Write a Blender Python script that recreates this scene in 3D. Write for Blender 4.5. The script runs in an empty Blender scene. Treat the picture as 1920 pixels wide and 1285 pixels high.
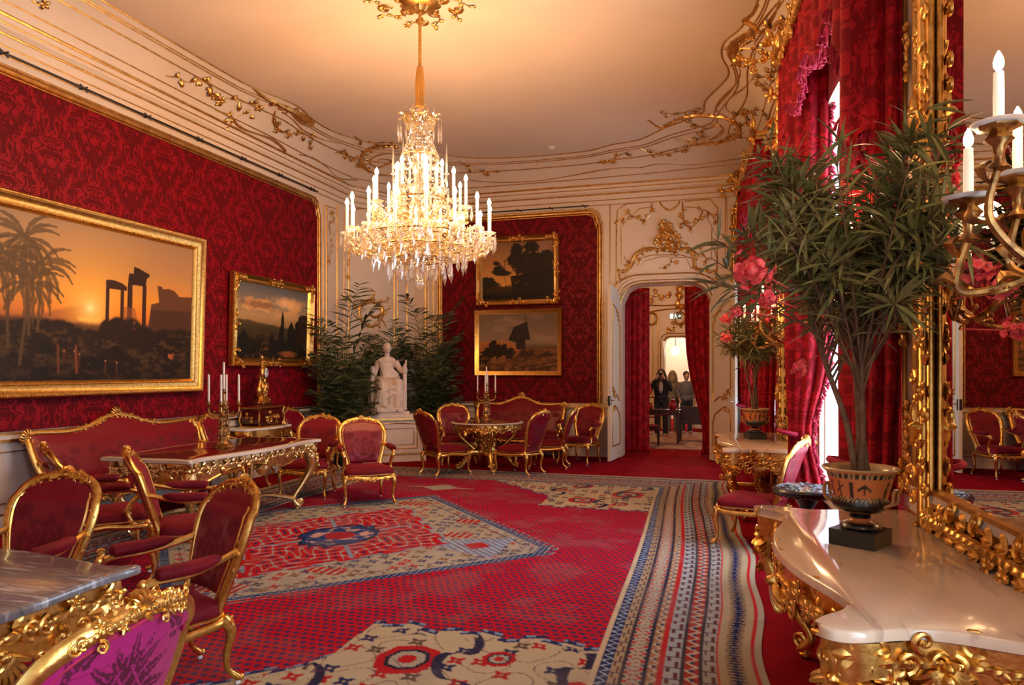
import bpy, math, random
import numpy as np
from mathutils import Vector, Matrix, noise
from mathutils.bvhtree import BVHTree
C = bpy.context.scene.collection
PI = math.pi
V = Vector
# ---------------------------------------------------------------- camera, world, exposure, daylight
YAW = math.radians(16.66); CH = 1.65; FPX = 1330.0
FW = V((-math.sin(YAW), math.cos(YAW), 0)); RT = V((math.cos(YAW), math.sin(YAW), 0))
cam = bpy.data.cameras.new('camera'); camo = bpy.data.objects.new('camera', cam); C.objects.link(camo)
camo.location = (0, 0, CH); camo.rotation_euler = (PI/2, 0, YAW)
cam.sensor_width = 36; cam.lens = FPX/1920*36; cam.shift_y = 53.5/1920; cam.clip_start = .05; cam.clip_end = 200
S = bpy.context.scene; S.camera = camo
S.view_settings.view_transform = 'Standard'; S.view_settings.look = 'None'
S.view_settings.gamma = 1; S.view_settings.use_curve_mapping = False
S.view_settings.exposure = 0.75
S.cycles.max_bounces = 7; S.cycles.diffuse_bounces = 4; S.cycles.glossy_bounces = 4
S.cycles.transparent_max_bounces = 12; S.cycles.sample_clamp_indirect = 4; S.cycles.blur_glossy = .5
S.cycles.caustics_reflective = False; S.cycles.caustics_refractive = False
w = bpy.data.worlds.new('daylight'); S.world = w; w.use_nodes = True
w.node_tree.nodes['Background'].inputs[0].default_value = (.62, .78, 1, 1)
w.node_tree.nodes['Background'].inputs[1].default_value = 1.0

def RW(y): return 1.339-.0585*y            # the window wall, slightly out of square with the room
def lamp(kind, name, loc, power, col, **k):
    d = bpy.data.lights.new(name, kind); d.energy = power; d.color = col
    for a, b in k.items(): setattr(d, a, b)
    o = bpy.data.objects.new(name, d); C.objects.link(o); o.location = loc
    return o
WINS = [(-.1, 1.9), (5.15, 7.55), (10.85, 13.1)]   # the three windows of the right-hand wall
WIN_TOP = 4.15
DAY = (.70, .83, 1.0)
for i, (y0, y1) in enumerate(WINS):
    ym = (y0+y1)/2
    o = lamp('AREA', 'window_daylight', (RW(ym)+.75, ym, 2.2), (150, 175, 60)[i], DAY, shape='RECTANGLE', size=3.6, size_y=y1-y0)
    o.rotation_euler = (0, math.radians(90), math.atan(-.0585)*-1)
    o.rotation_euler = (0, math.radians(90), math.radians(3.3))
WARM = (1, .57, .26)
CHX, CHY = -3.165, 7.09
# the chandelier's and sconces' own lamps are set up with them; their power is here
P_CHAND = 36; P_SCONCE = 7

# ---------------------------------------------------------------- helpers
def ray(u, v): return FW + RT*((u-960)/FPX) + V((0, 0, 1))*((696-v)/FPX)
def atz(u, v, z):
    d = ray(u, v); t = (z-CH)/d.z; return V((0, 0, CH))+d*t
def cr(pts, n=8, closed=False):
    P = [V(p) for p in pts]; m = len(P); out = []
    if m < 3:
        return [P[0].lerp(P[-1], i/n) for i in range(n+1)]
    rng = range(m) if closed else range(m-1)
    for i in rng:
        if closed: a, b, c, d = P[(i-1) % m], P[i], P[(i+1) % m], P[(i+2) % m]
        else: a, b, c, d = P[max(i-1, 0)], P[i], P[i+1], P[min(i+2, m-1)]
        for k in range(n):
            t = k/n
            out.append(.5*((2*b)+(c-a)*t+(2*a-5*b+4*c-d)*t*t+(-a+3*b-3*c+d)*t**3))
    if not closed: out.append(P[-1].copy())
    return out
class MB:
    def __init__(s): s.v = []; s.f = []; s.m = []; s.mi = 0
    def add(s, vs, fs):
        o = len(s.v); s.v.extend([tuple(x) for x in vs])
        for f in fs: s.f.append([i+o for i in f]); s.m.append(s.mi)
    def box(s, a, b):
        (x0, y0, z0), (x1, y1, z1) = a, b
        s.add([(x0,y0,z0),(x1,y0,z0),(x1,y1,z0),(x0,y1,z0),(x0,y0,z1),(x1,y0,z1),(x1,y1,z1),(x0,y1,z1)],
              [(0,3,2,1),(4,5,6,7),(0,1,5,4),(1,2,6,5),(2,3,7,6),(3,0,4,7)])
    def prism(s, pts, z0, z1, bev=0):
        n = len(pts); P = [V((p[0], p[1], 0)) for p in pts]
        rings = [(z0, 0), (z1, 0)]
        if bev: rings = [(z0, -bev), (z0+bev*.6, 0), (z1-bev, 0), (z1-bev*.3, -bev*.3), (z1, -bev)]
        c = sum(P, V((0,0,0)))/n
        vs = []
        for z, o in rings:
            for i, p in enumerate(P):
                t = (P[(i+1) % n]-P[i-1]).normalized(); nn = V((t.y, -t.x, 0))
                if nn.dot(p-c) < 0: nn = -nn
                q = p+nn*o; vs.append((q.x, q.y, z))
        fs = []
        for r in range(len(rings)-1):
            for i in range(n):
                j = (i+1) % n; fs.append((r*n+i, r*n+j, (r+1)*n+j, (r+1)*n+i))
        fs.append(tuple(range(n-1, -1, -1))); b = (len(rings)-1)*n; fs.append(tuple(range(b, b+n)))
        s.add(vs, fs)
    def tube(s, pts, r, n=8, flat=1.0, up=None, cap=True, closed=False):
        P = [V(p) for p in pts]; m = len(P)
        if m < 2: return
        R = r if isinstance(r, (list, tuple)) else [r]*m
        if len(R) != m: R = [R[min(int(i*(len(R)-1)/(m-1)), len(R)-2)]+(R[min(int(i*(len(R)-1)/(m-1)), len(R)-2)+1]-R[min(int(i*(len(R)-1)/(m-1)), len(R)-2)])*(i*(len(R)-1)/(m-1)-min(int(i*(len(R)-1)/(m-1)), len(R)-2)) for i in range(m)]
        vs = []; pu = V(up) if up is not None else None
        if pu is None:
            t0 = (P[1]-P[0]).normalized() if (P[1]-P[0]).length > 1e-9 else V((0,0,1))
            pu = V((0,0,1)) if abs(t0.z) < .9 else V((1,0,0))
        for i in range(m):
            if closed: t = P[(i+1) % m]-P[i-1]
            else: t = P[min(i+1, m-1)]-P[max(i-1, 0)]
            t = t.normalized() if t.length > 1e-9 else V((0,0,1))
            b = pu-t*pu.dot(t)
            b = b.normalized() if b.length > 1e-6 else t.orthogonal().normalized()
            if up is None: pu = b
            a = t.cross(b)
            for k in range(n):
                th = 2*PI*k/n
                vs.append(P[i]+(a*math.cos(th)+b*math.sin(th)*flat)*R[i])
        fs = []
        for i in range(m if closed else m-1):
            j = (i+1) % m
            for k in range(n):
                l = (k+1) % n; fs.append((i*n+k, i*n+l, j*n+l, j*n+k))
        if cap and not closed:
            fs.append(tuple(range(n-1, -1, -1))); fs.append(tuple(range((m-1)*n, m*n)))
        s.add(vs, fs)
    def lathe(s, prof, c=(0,0,0), n=20, sx=1, sy=1, flute=0, fn=0):
        vs = []
        for r, z in prof:
            for k in range(n):
                th = 2*PI*k/n; q = r*(1+flute*math.cos(fn*th))
                vs.append((c[0]+q*math.cos(th)*sx, c[1]+q*math.sin(th)*sy, c[2]+z))
        fs = [(i*n+k, i*n+(k+1) % n, (i+1)*n+(k+1) % n, (i+1)*n+k) for i in range(len(prof)-1) for k in range(n)]
        fs.append(tuple(range(n-1, -1, -1))); fs.append(tuple(range((len(prof)-1)*n, len(prof)*n)))
        s.add(vs, fs)
    def blob(s, p, ax, nn, L, W, H, n=8, rings=5):
        ax = V(ax).normalized(); nn = V(nn); nn = nn-ax*nn.dot(ax)
        nn = nn.normalized() if nn.length > 1e-6 else ax.orthogonal().normalized()
        b = ax.cross(nn); p = V(p); vs = [p-ax*L]
        for i in range(1, rings):
            t = PI*i/rings
            for k in range(n):
                th = 2*PI*k/n
                vs.append(p-ax*L*math.cos(t)+(b*W*math.cos(th)+nn*H*math.sin(th))*math.sin(t))
        vs.append(p+ax*L); fs = []
        for k in range(n): fs.append((0, 1+(k+1) % n, 1+k))
        for i in range(rings-2):
            for k in range(n):
                l = (k+1) % n; fs.append((1+i*n+k, 1+i*n+l, 1+(i+1)*n+l, 1+(i+1)*n+k))
        e = len(vs)-1
        for k in range(n): fs.append((e, 1+(rings-2)*n+k, 1+(rings-2)*n+(k+1) % n))
        s.add(vs, fs)
    def leaf(s, p, d, nn, L, W, cup=.15, th=.12):
        """a pointed, cupped leaf with thickness"""
        d = V(d).normalized(); nn = V(nn); nn = (nn-d*nn.dot(d)); nn = nn.normalized() if nn.length > 1e-6 else d.orthogonal().normalized()
        b = d.cross(nn); p = V(p); vs = []; st = [(0, .15), (.3, .8), (.6, 1), (.85, .6), (1, .05)]
        for t, ww in st:
            c = p+d*L*t+nn*(cup*L*math.sin(t*PI*.8))
            vs += [c-b*W*ww, c+nn*W*th*2*ww, c+b*W*ww]
        vs += [p+d*L*t+nn*(cup*L*math.sin(t*PI*.8)-W*th) for t, ww in st]
        k = len(st); fs = []
        for i in range(k-1):
            a = i*3; c2 = a+3
            fs += [(a, a+1, c2+1, c2), (a+1, a+2, c2+2, c2+1), (a, c2, 3*k+i+1, 3*k+i), (a+2, 3*k+i, 3*k+i+1, c2+2)]
        s.add(vs, fs)
    def grid(s, F, nu, nv):
        vs = [F(i/nu, j/nv) for j in range(nv+1) for i in range(nu+1)]
        fs = [(j*(nu+1)+i, j*(nu+1)+i+1, (j+1)*(nu+1)+i+1, (j+1)*(nu+1)+i) for j in range(nv) for i in range(nu)]
        s.add(vs, fs)
    def xf(s, M):
        s.v = [tuple(M @ V(x)) for x in s.v]; return s
    def build(s, name, mat, parent=None, smooth=True, loc=None):
        me = bpy.data.meshes.new(name); me.from_pydata(s.v, [], s.f)
        mats = mat if isinstance(mat, (list, tuple)) else [mat]
        for x in mats: me.materials.append(x)
        if len(mats) > 1: me.polygons.foreach_set('material_index', s.m)
        if smooth: me.polygons.foreach_set('use_smooth', [True]*len(me.polygons))
        me.update()
        if smooth:
            try: me.set_sharp_from_angle(angle=math.radians(50))
            except Exception: pass
        o = bpy.data.objects.new(name, me); C.objects.link(o)
        if parent: o.parent = parent
        if loc: o.location = loc
        return o
def tag(o, label=None, cat=None, group=None, kind=None):
    if label: o['label'] = label
    if cat: o['category'] = cat
    if group: o['group'] = group
    if kind: o['kind'] = kind
    return o
def thing(name, label, cat, loc=(0,0,0), rz=0, group=None):
    o = bpy.data.objects.new(name, None); C.objects.link(o); o.location = loc; o.rotation_euler = (0,0,rz)
    o.empty_display_size = .1
    return tag(o, label, cat, group)
def struct(o): o['kind'] = 'structure'; return o
KIDS = {}
def copy_tree(o, parent=None):
    c = o.copy(); C.objects.link(c); c.parent = parent
    for ch in [x for x in C.objects if x.parent == o]: copy_tree(ch, c)
    return c
def dup(o, loc, rz, label, group=None):
    c = copy_tree(o); c.location = loc; c.rotation_euler = (0,0,rz); c['label'] = label
    if group: c['group'] = group
    elif 'group' in c: del c['group']
    return c

# ---------------------------------------------------------------- materials
def nt(name):
    m = bpy.data.materials.new(name); m.use_nodes = True; t = m.node_tree
    return m, t, t.nodes['Principled BSDF']
def N(t, typ, **k):
    n = t.nodes.new(typ)
    for a, b in k.items():
        if a.startswith('i_'):
            n.inputs[a[2:].replace('_', ' ')].default_value = b
        else: setattr(n, a, b)
    return n
def L_(t, a, b): t.links.new(a, b)
def lin(c):
    return tuple(((x/255)/12.92 if x/255 <= .04045 else ((x/255+.055)/1.055)**2.4) for x in c)
def mat(name, col, rough=.5, metal=0, var=.0, vs=8, bump=0, bs=40, spec=.5, sheen=0, coat=0, col2=None):
    m, t, p = nt(name); c = tuple(col)+(1,)
    p.inputs['Base Color'].default_value = c; p.inputs['Roughness'].default_value = rough; p.inputs['Metallic'].default_value = metal
    p.inputs['Specular IOR Level'].default_value = spec
    if sheen: p.inputs['Sheen Weight'].default_value = sheen; p.inputs['Sheen Roughness'].default_value = .4; p.inputs['Sheen Tint'].default_value = (1, .12, .14, 1)
    if coat: p.inputs['Coat Weight'].default_value = coat; p.inputs['Coat Roughness'].default_value = .08
    tc = N(t, 'ShaderNodeTexCoord')
    if var or col2:
        n = N(t, 'ShaderNodeTexNoise', i_Scale=vs, i_Detail=4.0); L_(t, tc.outputs['Object'], n.inputs['Vector'])
        r = N(t, 'ShaderNodeValToRGB'); r.color_ramp.elements[0].position = .35; r.color_ramp.elements[1].position = .65
        d = col2 if col2 else tuple(x*(1-var) for x in col)
        r.color_ramp.elements[0].color = tuple(d)+(1,); r.color_ramp.elements[1].color = c
        L_(t, n.outputs[0], r.inputs[0]); L_(t, r.outputs[0], p.inputs['Base Color'])
    if bump:
        n = N(t, 'ShaderNodeTexNoise', i_Scale=bs, i_Detail=3.0); L_(t, tc.outputs['Object'], n.inputs['Vector'])
        b = N(t, 'ShaderNodeBump', i_Strength=bump, i_Distance=.01); L_(t, n.outputs[0], b.inputs['Height']); L_(t, b.outputs[0], p.inputs['Normal'])
    return m
def emis(name, col, st, base=None):
    m, t, p = nt(name); p.inputs['Base Color'].default_value = tuple(base or col)+(1,)
    p.inputs['Emission Color'].default_value = tuple(col)+(1,); p.inputs['Emission Strength'].default_value = st
    return m
def vcol(name, rough=.6, coat=0, bump=0, spec=.5):
    m, t, p = nt(name); a = N(t, 'ShaderNodeAttribute', attribute_name='Col'); L_(t, a.outputs['Color'], p.inputs['Base Color'])
    p.inputs['Roughness'].default_value = rough; p.inputs['Specular IOR Level'].default_value = spec
    if coat: p.inputs['Coat Weight'].default_value = coat; p.inputs['Coat Roughness'].default_value = .15
    if bump:
        tc = N(t, 'ShaderNodeTexCoord'); n = N(t, 'ShaderNodeTexNoise', i_Scale=160.0, i_Detail=2.0); L_(t, tc.outputs['Object'], n.inputs['Vector'])
        b = N(t, 'ShaderNodeBump', i_Strength=bump, i_Distance=.01); L_(t, n.outputs[0], b.inputs['Height']); L_(t, b.outputs[0], p.inputs['Normal'])
    return m
def damask(name, c1, c2, axes, sx=.54, sy=.80, rough=.5, sheen=.0):
    """a woven silk pattern: leaves mirrored left and right about a stem, repeating up the wall"""
    m, t, p = nt(name); tc = N(t, 'ShaderNodeTexCoord'); sp = N(t, 'ShaderNodeSeparateXYZ'); L_(t, tc.outputs['Object'], sp.inputs[0])
    def M(op, a, b=None, c=None):
        n = N(t, 'ShaderNodeMath', operation=op)
        for i, x in enumerate((a, b, c)):
            if x is None: continue
            if isinstance(x, (int, float)): n.inputs[i].default_value = x
            else: L_(t, x, n.inputs[i])
        return n.outputs[0]
    a = M('ADD', sp.outputs[0], sp.outputs[1]) if axes[0] == 's' else sp.outputs[axes[0]]; z = sp.outputs[axes[1]]
    xs = M('DIVIDE', a, sx); zz = M('DIVIDE', z, sy)
    fx = M('PINGPONG', xs, .5)                      # 0 at stem .5 between
    cell = M('FLOOR', M('ADD', xs, .5)); odd = M('MULTIPLY', M('FRACT', M('MULTIPLY', cell, .5)), 1.0)
    fz = M('FRACT', M('ADD', zz, odd))
    cx = N(t, 'ShaderNodeCombineXYZ'); L_(t, fx, cx.inputs[0]); L_(t, fz, cx.inputs[1])
    n1 = N(t, 'ShaderNodeTexNoise', i_Scale=5.2, i_Detail=3.0, i_Roughness=.62, i_Distortion=2.2); L_(t, cx.outputs[0], n1.inputs['Vector'])
    # ogee medallion round the stem
    e = M('ADD', M('POWER', M('MULTIPLY', fx, 2.3), 2.0), M('POWER', M('MULTIPLY', M('SUBTRACT', fz, .5), 2.1), 2.0))
    ring = M('MULTIPLY', M('SINE', M('MULTIPLY', e, 6.0)), .035)
    h = M('ADD', n1.outputs[0], ring)
    r = N(t, 'ShaderNodeValToRGB'); r.color_ramp.elements[0].position = .49; r.color_ramp.elements[1].position = .54
    r.color_ramp.elements[0].color = tuple(c1)+(1,); r.color_ramp.elements[1].color = tuple(c2)+(1,)
    L_(t, h, r.inputs[0]); L_(t, r.outputs[0], p.inputs['Base Color'])
    rr = N(t, 'ShaderNodeMapRange'); rr.inputs[1].default_value = .49; rr.inputs[2].default_value = .54; rr.inputs[3].default_value = rough+.2; rr.inputs[4].default_value = rough
    L_(t, h, rr.inputs[0]); L_(t, rr.outputs[0], p.inputs['Roughness'])
    p.inputs['Specular IOR Level'].default_value = .16
    if sheen: p.inputs['Sheen Weight'].default_value = sheen; p.inputs['Sheen Tint'].default_value = (1, .12, .14, 1)
    return m
def gold_m(name, c1=(.86, .50, .12), c2=(.42, .19, .035), rough=.32, vs=30):
    m = mat(name, c1, rough, 1.0, col2=c2, vs=vs, bump=.10, bs=60); return m
M_gold = gold_m('gilding', (.90, .56, .17), (.66, .36, .08)); M_gold2 = gold_m('pale_gilding', (.90, .68, .34), (.62, .42, .16), .28)
M_goldw = gold_m('gilded_moulding', (.84, .50, .15), (.58, .30, .08), .38, 12)
M_bronze = gold_m('gilt_bronze', (.62, .36, .12), (.18, .09, .04), .35, 18)
M_cream = mat('cream_painted_plaster', (.82, .63, .45), .5, var=.05, vs=1.5)
M_ceil = mat('ceiling_plaster', (.80, .60, .43), .75, var=.06, vs=.7)
M_dado = mat('pale_painted_wood', (.70, .60, .52), .45, var=.05, vs=3)
M_door = mat('cream_painted_door', (.72, .58, .43), .42)
M_carpet = mat('red_carpet', (.27, .003, .010), .95, var=.25, vs=3, bump=.3, bs=300, spec=.05)
M_damL = damask('red_silk_damask_left', (.105, .001, .004), (.27, .002, .009), (1, 2))
M_damB = damask('red_silk_damask_back', (.10, .001, .004), (.23, .002, .007), (0, 2))
M_curtain = damask('crimson_curtain_damask', (.22, .003, .009), (.44, .008, .018), ('s', 2), .5, .8, .45, .2)
M_fringe = mat('crimson_fringe', (.45, .008, .05), .8, var=.4, vs=60, sheen=.5)
M_velvet = mat('crimson_velvet', (.18, .0015, .009), .65, var=.35, vs=9, bump=.2, bs=60, sheen=.25, spec=.2)
M_wax = mat('white_candle_wax', (.82, .74, .64), .45)
M_bulb = emis('lit_bulb', (1, .80, .50), 14)
M_bulb2 = emis('candle_sleeve_glow', (1, .80, .52), .3, (.85, .76, .62))
def marble(name, base, vein, vein2, rough, sc, ang, w1=.62, w2=.72, coat=.3):
    m, t, p = nt(name); tc = N(t, 'ShaderNodeTexCoord'); mp = N(t, 'ShaderNodeMapping'); mp.inputs['Rotation'].default_value = (0, 0, ang); mp.inputs['Scale'].default_value = (1.0, 5.5, 1); L_(t, tc.outputs['Object'], mp.inputs[0])
    n = N(t, 'ShaderNodeTexNoise', i_Scale=sc, i_Detail=7.0, i_Roughness=.62, i_Distortion=1.1); L_(t, mp.outputs[0], n.inputs['Vector'])
    r = N(t, 'ShaderNodeValToRGB'); e = r.color_ramp.elements; e[0].position = .34; e[0].color = tuple(vein2)+(1,); e[1].position = w2; e[1].color = tuple(vein)+(1,)
    k = e.new(.44); k.color = tuple(base)+(1,); k = e.new(w1); k.color = tuple(base)+(1,)
    L_(t, n.outputs[0], r.inputs[0]); L_(t, r.outputs[0], p.inputs['Base Color']); p.inputs['Roughness'].default_value = rough; p.inputs['Coat Weight'].default_value = coat; p.inputs['Coat Roughness'].default_value = .05
    return m
M_marble = marble('cream_marble', (.80, .60, .42), (.86, .70, .54), (.58, .42, .30), .12, 1.3, .9, .58)
M_greymarble = marble('grey_marble', (.17, .145, .145), (.48, .43, .42), (.09, .08, .085), .2, 3.2, -.5, .53, .66)
M_glasstop = mat('red_glass_table_top', (.16, .006, .006), .08, var=.3, vs=8, coat=.5)
M_edge = mat('pale_table_edge', (.66, .55, .46), .3, .3)
M_statue = mat('statue_marble', (.80, .62, .50), .45, var=.1, vs=10)
M_black = mat('black_painted_metal', (.01, .01, .01), .4)
M_ebony = mat('ebonised_wood', (.012, .016, .025), .25, var=.5, vs=20, coat=.4)
M_caster = mat('white_caster', (.75, .72, .68), .3)
M_leaf = mat('oleander_leaf', (.14, .165, .05), .34, col2=(.26, .23, .09), vs=6, spec=.4)
M_palm = mat('palm_leaf', (.055, .075, .025), .45, col2=(.11, .11, .04), vs=5)
M_bark = mat('plant_bark', (.24, .135, .075), .8, var=.5, vs=18, bump=.6)
M_flower = mat('pink_blossom', (.85, .05, .08), .6, col2=(.9, .16, .14), vs=30)
M_soil = mat('pot_gravel', (.5, .42, .33), .9, var=.5, vs=60)
M_mirror = mat('mirror_glass', (.93, .90, .86), .0, 1.0)
M_darkwood = mat('dark_wood', (.06, .022, .012), .35, var=.4, vs=10)
M_whitewood = mat('white_window_paint', (.78, .80, .82), .4)
def glass_mix(name, tr, gl, df, col=(1, .93, .8)):
    m, t, p = nt(name); t.nodes.remove(p); out = [n for n in t.nodes if n.type == 'OUTPUT_MATERIAL'][0]
    a = N(t, 'ShaderNodeBsdfTransparent'); b = N(t, 'ShaderNodeBsdfGlossy', i_Roughness=.08); c = N(t, 'ShaderNodeBsdfTranslucent')
    b.inputs['Color'].default_value = tuple(col)+(1,); c.inputs['Color'].default_value = tuple(col)+(1,)
    m1 = N(t, 'ShaderNodeMixShader'); m1.inputs[0].default_value = gl/(gl+df); L_(t, c.outputs[0], m1.inputs[1]); L_(t, b.outputs[0], m1.inputs[2])
    m2 = N(t, 'ShaderNodeMixShader'); m2.inputs[0].default_value = 1-tr; L_(t, a.outputs[0], m2.inputs[1]); L_(t, m1.outputs[0], m2.inputs[2])
    L_(t, m2.outputs[0], out.inputs[0]); return m
M_crystal = glass_mix('cut_crystal', .50, .37, .13, (1, .96, .9))
M_crystal2 = glass_mix('amber_cut_crystal', .40, .42, .18, (1, .84, .52))
M_pane = glass_mix('window_pane_glass', .92, .06, .02, (.9, .95, 1))
M_vase = vcol('painted_urn', .3, .3)
M_rug = vcol('woven_rug', .95, 0, .4, .1)
M_canvas = vcol('oil_painting', .55, 0, 0, .25)

# ---------------------------------------------------------------- ornament builders
def mould(mb, pts, r=.012, flat=1.0, n=6): mb.tube(pts, r, n)
def scroll(mb, p, d, nn, R, r, turns=1.3, sgn=1):
    d = V(d).normalized(); nn = V(nn); nn = (nn-d*nn.dot(d)).normalized(); b = nn.cross(d)*sgn; p = V(p); pts = []; rr = []
    k = int(12*turns)
    for i in range(k+1):
        t = i/k; th = turns*2*PI*t; q = R*(1-.8*t)
        c = p+b*R
        pts.append(c-b*q*math.cos(th)+d*q*math.sin(th)+nn*(.3*r*t)); rr.append(r*(1-.45*t))
    mb.tube(pts, rr, 6); mb.blob(pts[-1], d, nn, r*1.2, r*1.2, r*1.2, 6, 4)
def floret(mb, p, nn, s, rnd):
    nn = V(nn).normalized(); a0 = nn.orthogonal().normalized(); th0 = rnd.random()*6
    for k in range(5):
        d = Matrix.Rotation(th0+k*2*PI/5, 3, nn) @ a0
        mb.blob(V(p)+d*s*.55+nn*s*.15, d, nn, s*.55, s*.3, s*.2, 6, 4)
    mb.blob(V(p)+nn*s*.3, nn, a0, s*.25, s*.25, s*.25, 6, 4)
def vine(mb, pts, nn, r, leaf, seed=1, step=None, flowers=.25):
    """a stem with alternating leaves and florets lying on a surface"""
    rnd = random.Random(seed); P = cr(pts, 6) if len(pts) > 2 else cr(pts, 10)
    nf = nn if callable(nn) else (lambda p: V(nn))
    mb.tube(P, [r, r*1.2, r, r*.5], 5)
    step = step or leaf*1.1; acc = 0; sg = 1
    for i in range(1, len(P)):
        seg = P[i]-P[i-1]; acc += seg.length
        if acc > step:
            acc = 0; n_ = nf(P[i]); t = seg.normalized(); s = n_.cross(t).normalized()*sg; sg = -sg
            if rnd.random() < flowers: floret(mb, P[i]+s*leaf*.3+n_*r, n_, leaf*.6, rnd)
            else:
                d = (t*(.4+rnd.random()*.6)+s).normalized()
                mb.leaf(P[i]+n_*r*.5, d, n_, leaf*(.8+.6*rnd.random()), leaf*.27, .25, .3)
                if rnd.random() < .5: mb.leaf(P[i]+n_*r*.5, (d-t*.7).normalized(), n_, leaf*.7, leaf*.22, .25, .3)
def carve(mb, pts, nn, w, d, seed=1, dens=1.0):
    """a band of carved scrolls, leaves and shells along pts; nn = outward"""
    rnd = random.Random(seed); P = [V(p) for p in pts]; nf = nn if callable(nn) else (lambda p: V(nn))
    tot = sum((P[i+1]-P[i]).length for i in range(len(P)-1)); k = max(2, int(tot/w*1.7*dens)); sg = 1
    def at(s):
        a = 0
        for i in range(len(P)-1):
            l = (P[i+1]-P[i]).length
            if a+l >= s and l > 0: return P[i].lerp(P[i+1], (s-a)/l), (P[i+1]-P[i]).normalized()
            a += l
        return P[-1], (P[-1]-P[-2]).normalized()
    for i in range(k):
        p, t = at(tot*(i+.5)/k); n_ = nf(p).normalized(); s = n_.cross(t).normalized(); c = rnd.random()
        q = p+s*w*.25*sg
        if c < .4: scroll(mb, q+n_*d*.3, t*(1 if rnd.random() < .5 else -1), n_, w*.30, w*.085, 1.2, sg)
        elif c < .8:
            for a in (-.5, 0, .5):
                dd = (t*math.cos(a*1.5)+s*sg*math.sin(a*1.5)).normalized()
                mb.leaf(q, dd, n_, w*.52, w*.12, .10, .4)
        else: floret(mb, q+n_*d*.2, n_, w*.33, rnd)
        mb.blob(p+n_*d*.1, t, n_, w*.34, w*.16, d*.45, 6, 4); sg = -sg
def shell(mb, p, up, nn, R, d, k=7):
    up = V(up).normalized(); nn = V(nn).normalized(); s = up.cross(nn)
    for i in range(k):
        a = (i/(k-1)-.5)*2.3; dd = up*math.cos(a)+s*math.sin(a)
        mb.blob(V(p)+dd*R*.5+nn*d*.4, dd, nn, R*.52, R*.13, d*.7, 6, 5)
    mb.blob(V(p)+nn*d*.5, nn, up, d, R*.2, R*.2, 6, 4)
# ================================================================ ROOM SHELL
YN, YB, XL = -.75, 13.6, -7.0
P1 = V((XL, 12.2, 0)); P2 = V((-6.2, YB, 0))
PER = [V((XL, YN, 0)), P1, P2, V((RW(YB), YB, 0)), V((RW(YN), YN, 0))]
ZC0, ZC = 5.2, 5.65
def offs(d, poly=PER):
    out = []; n = len(poly)
    for i in range(n):
        a, b, c = poly[i-1], poly[i], poly[(i+1) % n]
        t1 = (b-a).normalized(); t2 = (c-b).normalized(); n1 = V((t1.y, -t1.x, 0)); n2 = V((t2.y, -t2.x, 0))
        m = (n1+n2); m = m/(m.dot(n1)); out.append(b+m*d)
    return out
fl = MB(); fl.box((-8, YN-.3, -.1), (RW(YN)+.7, YB+.0, 0)); struct(fl.build('floor', M_carpet, smooth=False))
def wall_poly(name, a, b, holes, th, m, ztop=5.9, z0=0):
    """a wall from a to b (plan) with rectangular / arched holes (s0, s1, z0, z1, rise); th = thickness away from the room"""
    t = (b-a).normalized(); out = V((-t.y, t.x, 0)); Lh = (b-a).length; mb = MB()
    def slab(s0, s1, za, zb):
        q = [a+t*s0, a+t*s1, a+t*s1+out*th, a+t*s0+out*th]
        mb.add([(p.x, p.y, za) for p in q]+[(p.x, p.y, zb) for p in q], [(3,2,1,0),(4,5,6,7),(0,1,5,4),(1,2,6,5),(2,3,7,6),(3,0,4,7)])
    s = 0
    for (h0, h1, za, zb, rise) in sorted(holes):
        slab(s, h0, z0, ztop)
        if za > z0: slab(h0, h1, z0, za)
        if rise == 0: slab(h0, h1, zb, ztop)
        else:
            k = 18
            def top(x):
                x = abs(x*2-1); return zb-rise*(1-math.sqrt(max(0, 1-max(0, (x-.45)/.55)**2)))
            vs = []; fs = []
            for i in range(k+1):
                x = i/k; p = a+t*(h0+(h1-h0)*x); q = p+out*th; zt = top(x)
                vs += [(p.x, p.y, zt), (p.x, p.y, ztop), (q.x, q.y, zt), (q.x, q.y, ztop)]
            for i in range(k):
                c = i*4; fs += [(c, c+4, c+5, c+1), (c+3, c+7, c+6, c+2), (c, c+2, c+6, c+4)]
            mb.add(vs, fs)
        s = h1
    slab(s, Lh, z0, ztop)
    return struct(mb.build(name, m, smooth=False))
DX0, DX1, DTOP, DRISE = -1.89, -.26, 3.31, .34
wl = wall_poly('wall_left', PER[0], PER[1], [], .3, M_cream)
wc = wall_poly('wall_corner', PER[1], PER[2], [], .3, M_cream)
wb = wall_poly('wall_back', PER[2], PER[3], [(DX0-P2.x, DX1-P2.x, 0, DTOP, DRISE)], .55, M_cream)
tR = (PER[4]-PER[3]).normalized(); LR = (PER[4]-PER[3]).length
def sR(y): return (YB-y)/(-tR.y)
holes = [(sR(y1), sR(y0), .55 if i else .55, WIN_TOP, .25) for i, (y0, y1) in enumerate(WINS)]
wr = wall_poly('wall_right', PER[3], PER[4], holes, .45, M_cream)
wn = wall_poly('wall_near', PER[4], PER[0], [(1.6, 3.2, 0, DTOP, DRISE)], .3, M_cream)
ce = MB(); ce.box((-8, YN-.3, 5.9), (2, YB+.5, 6.0))
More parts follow.
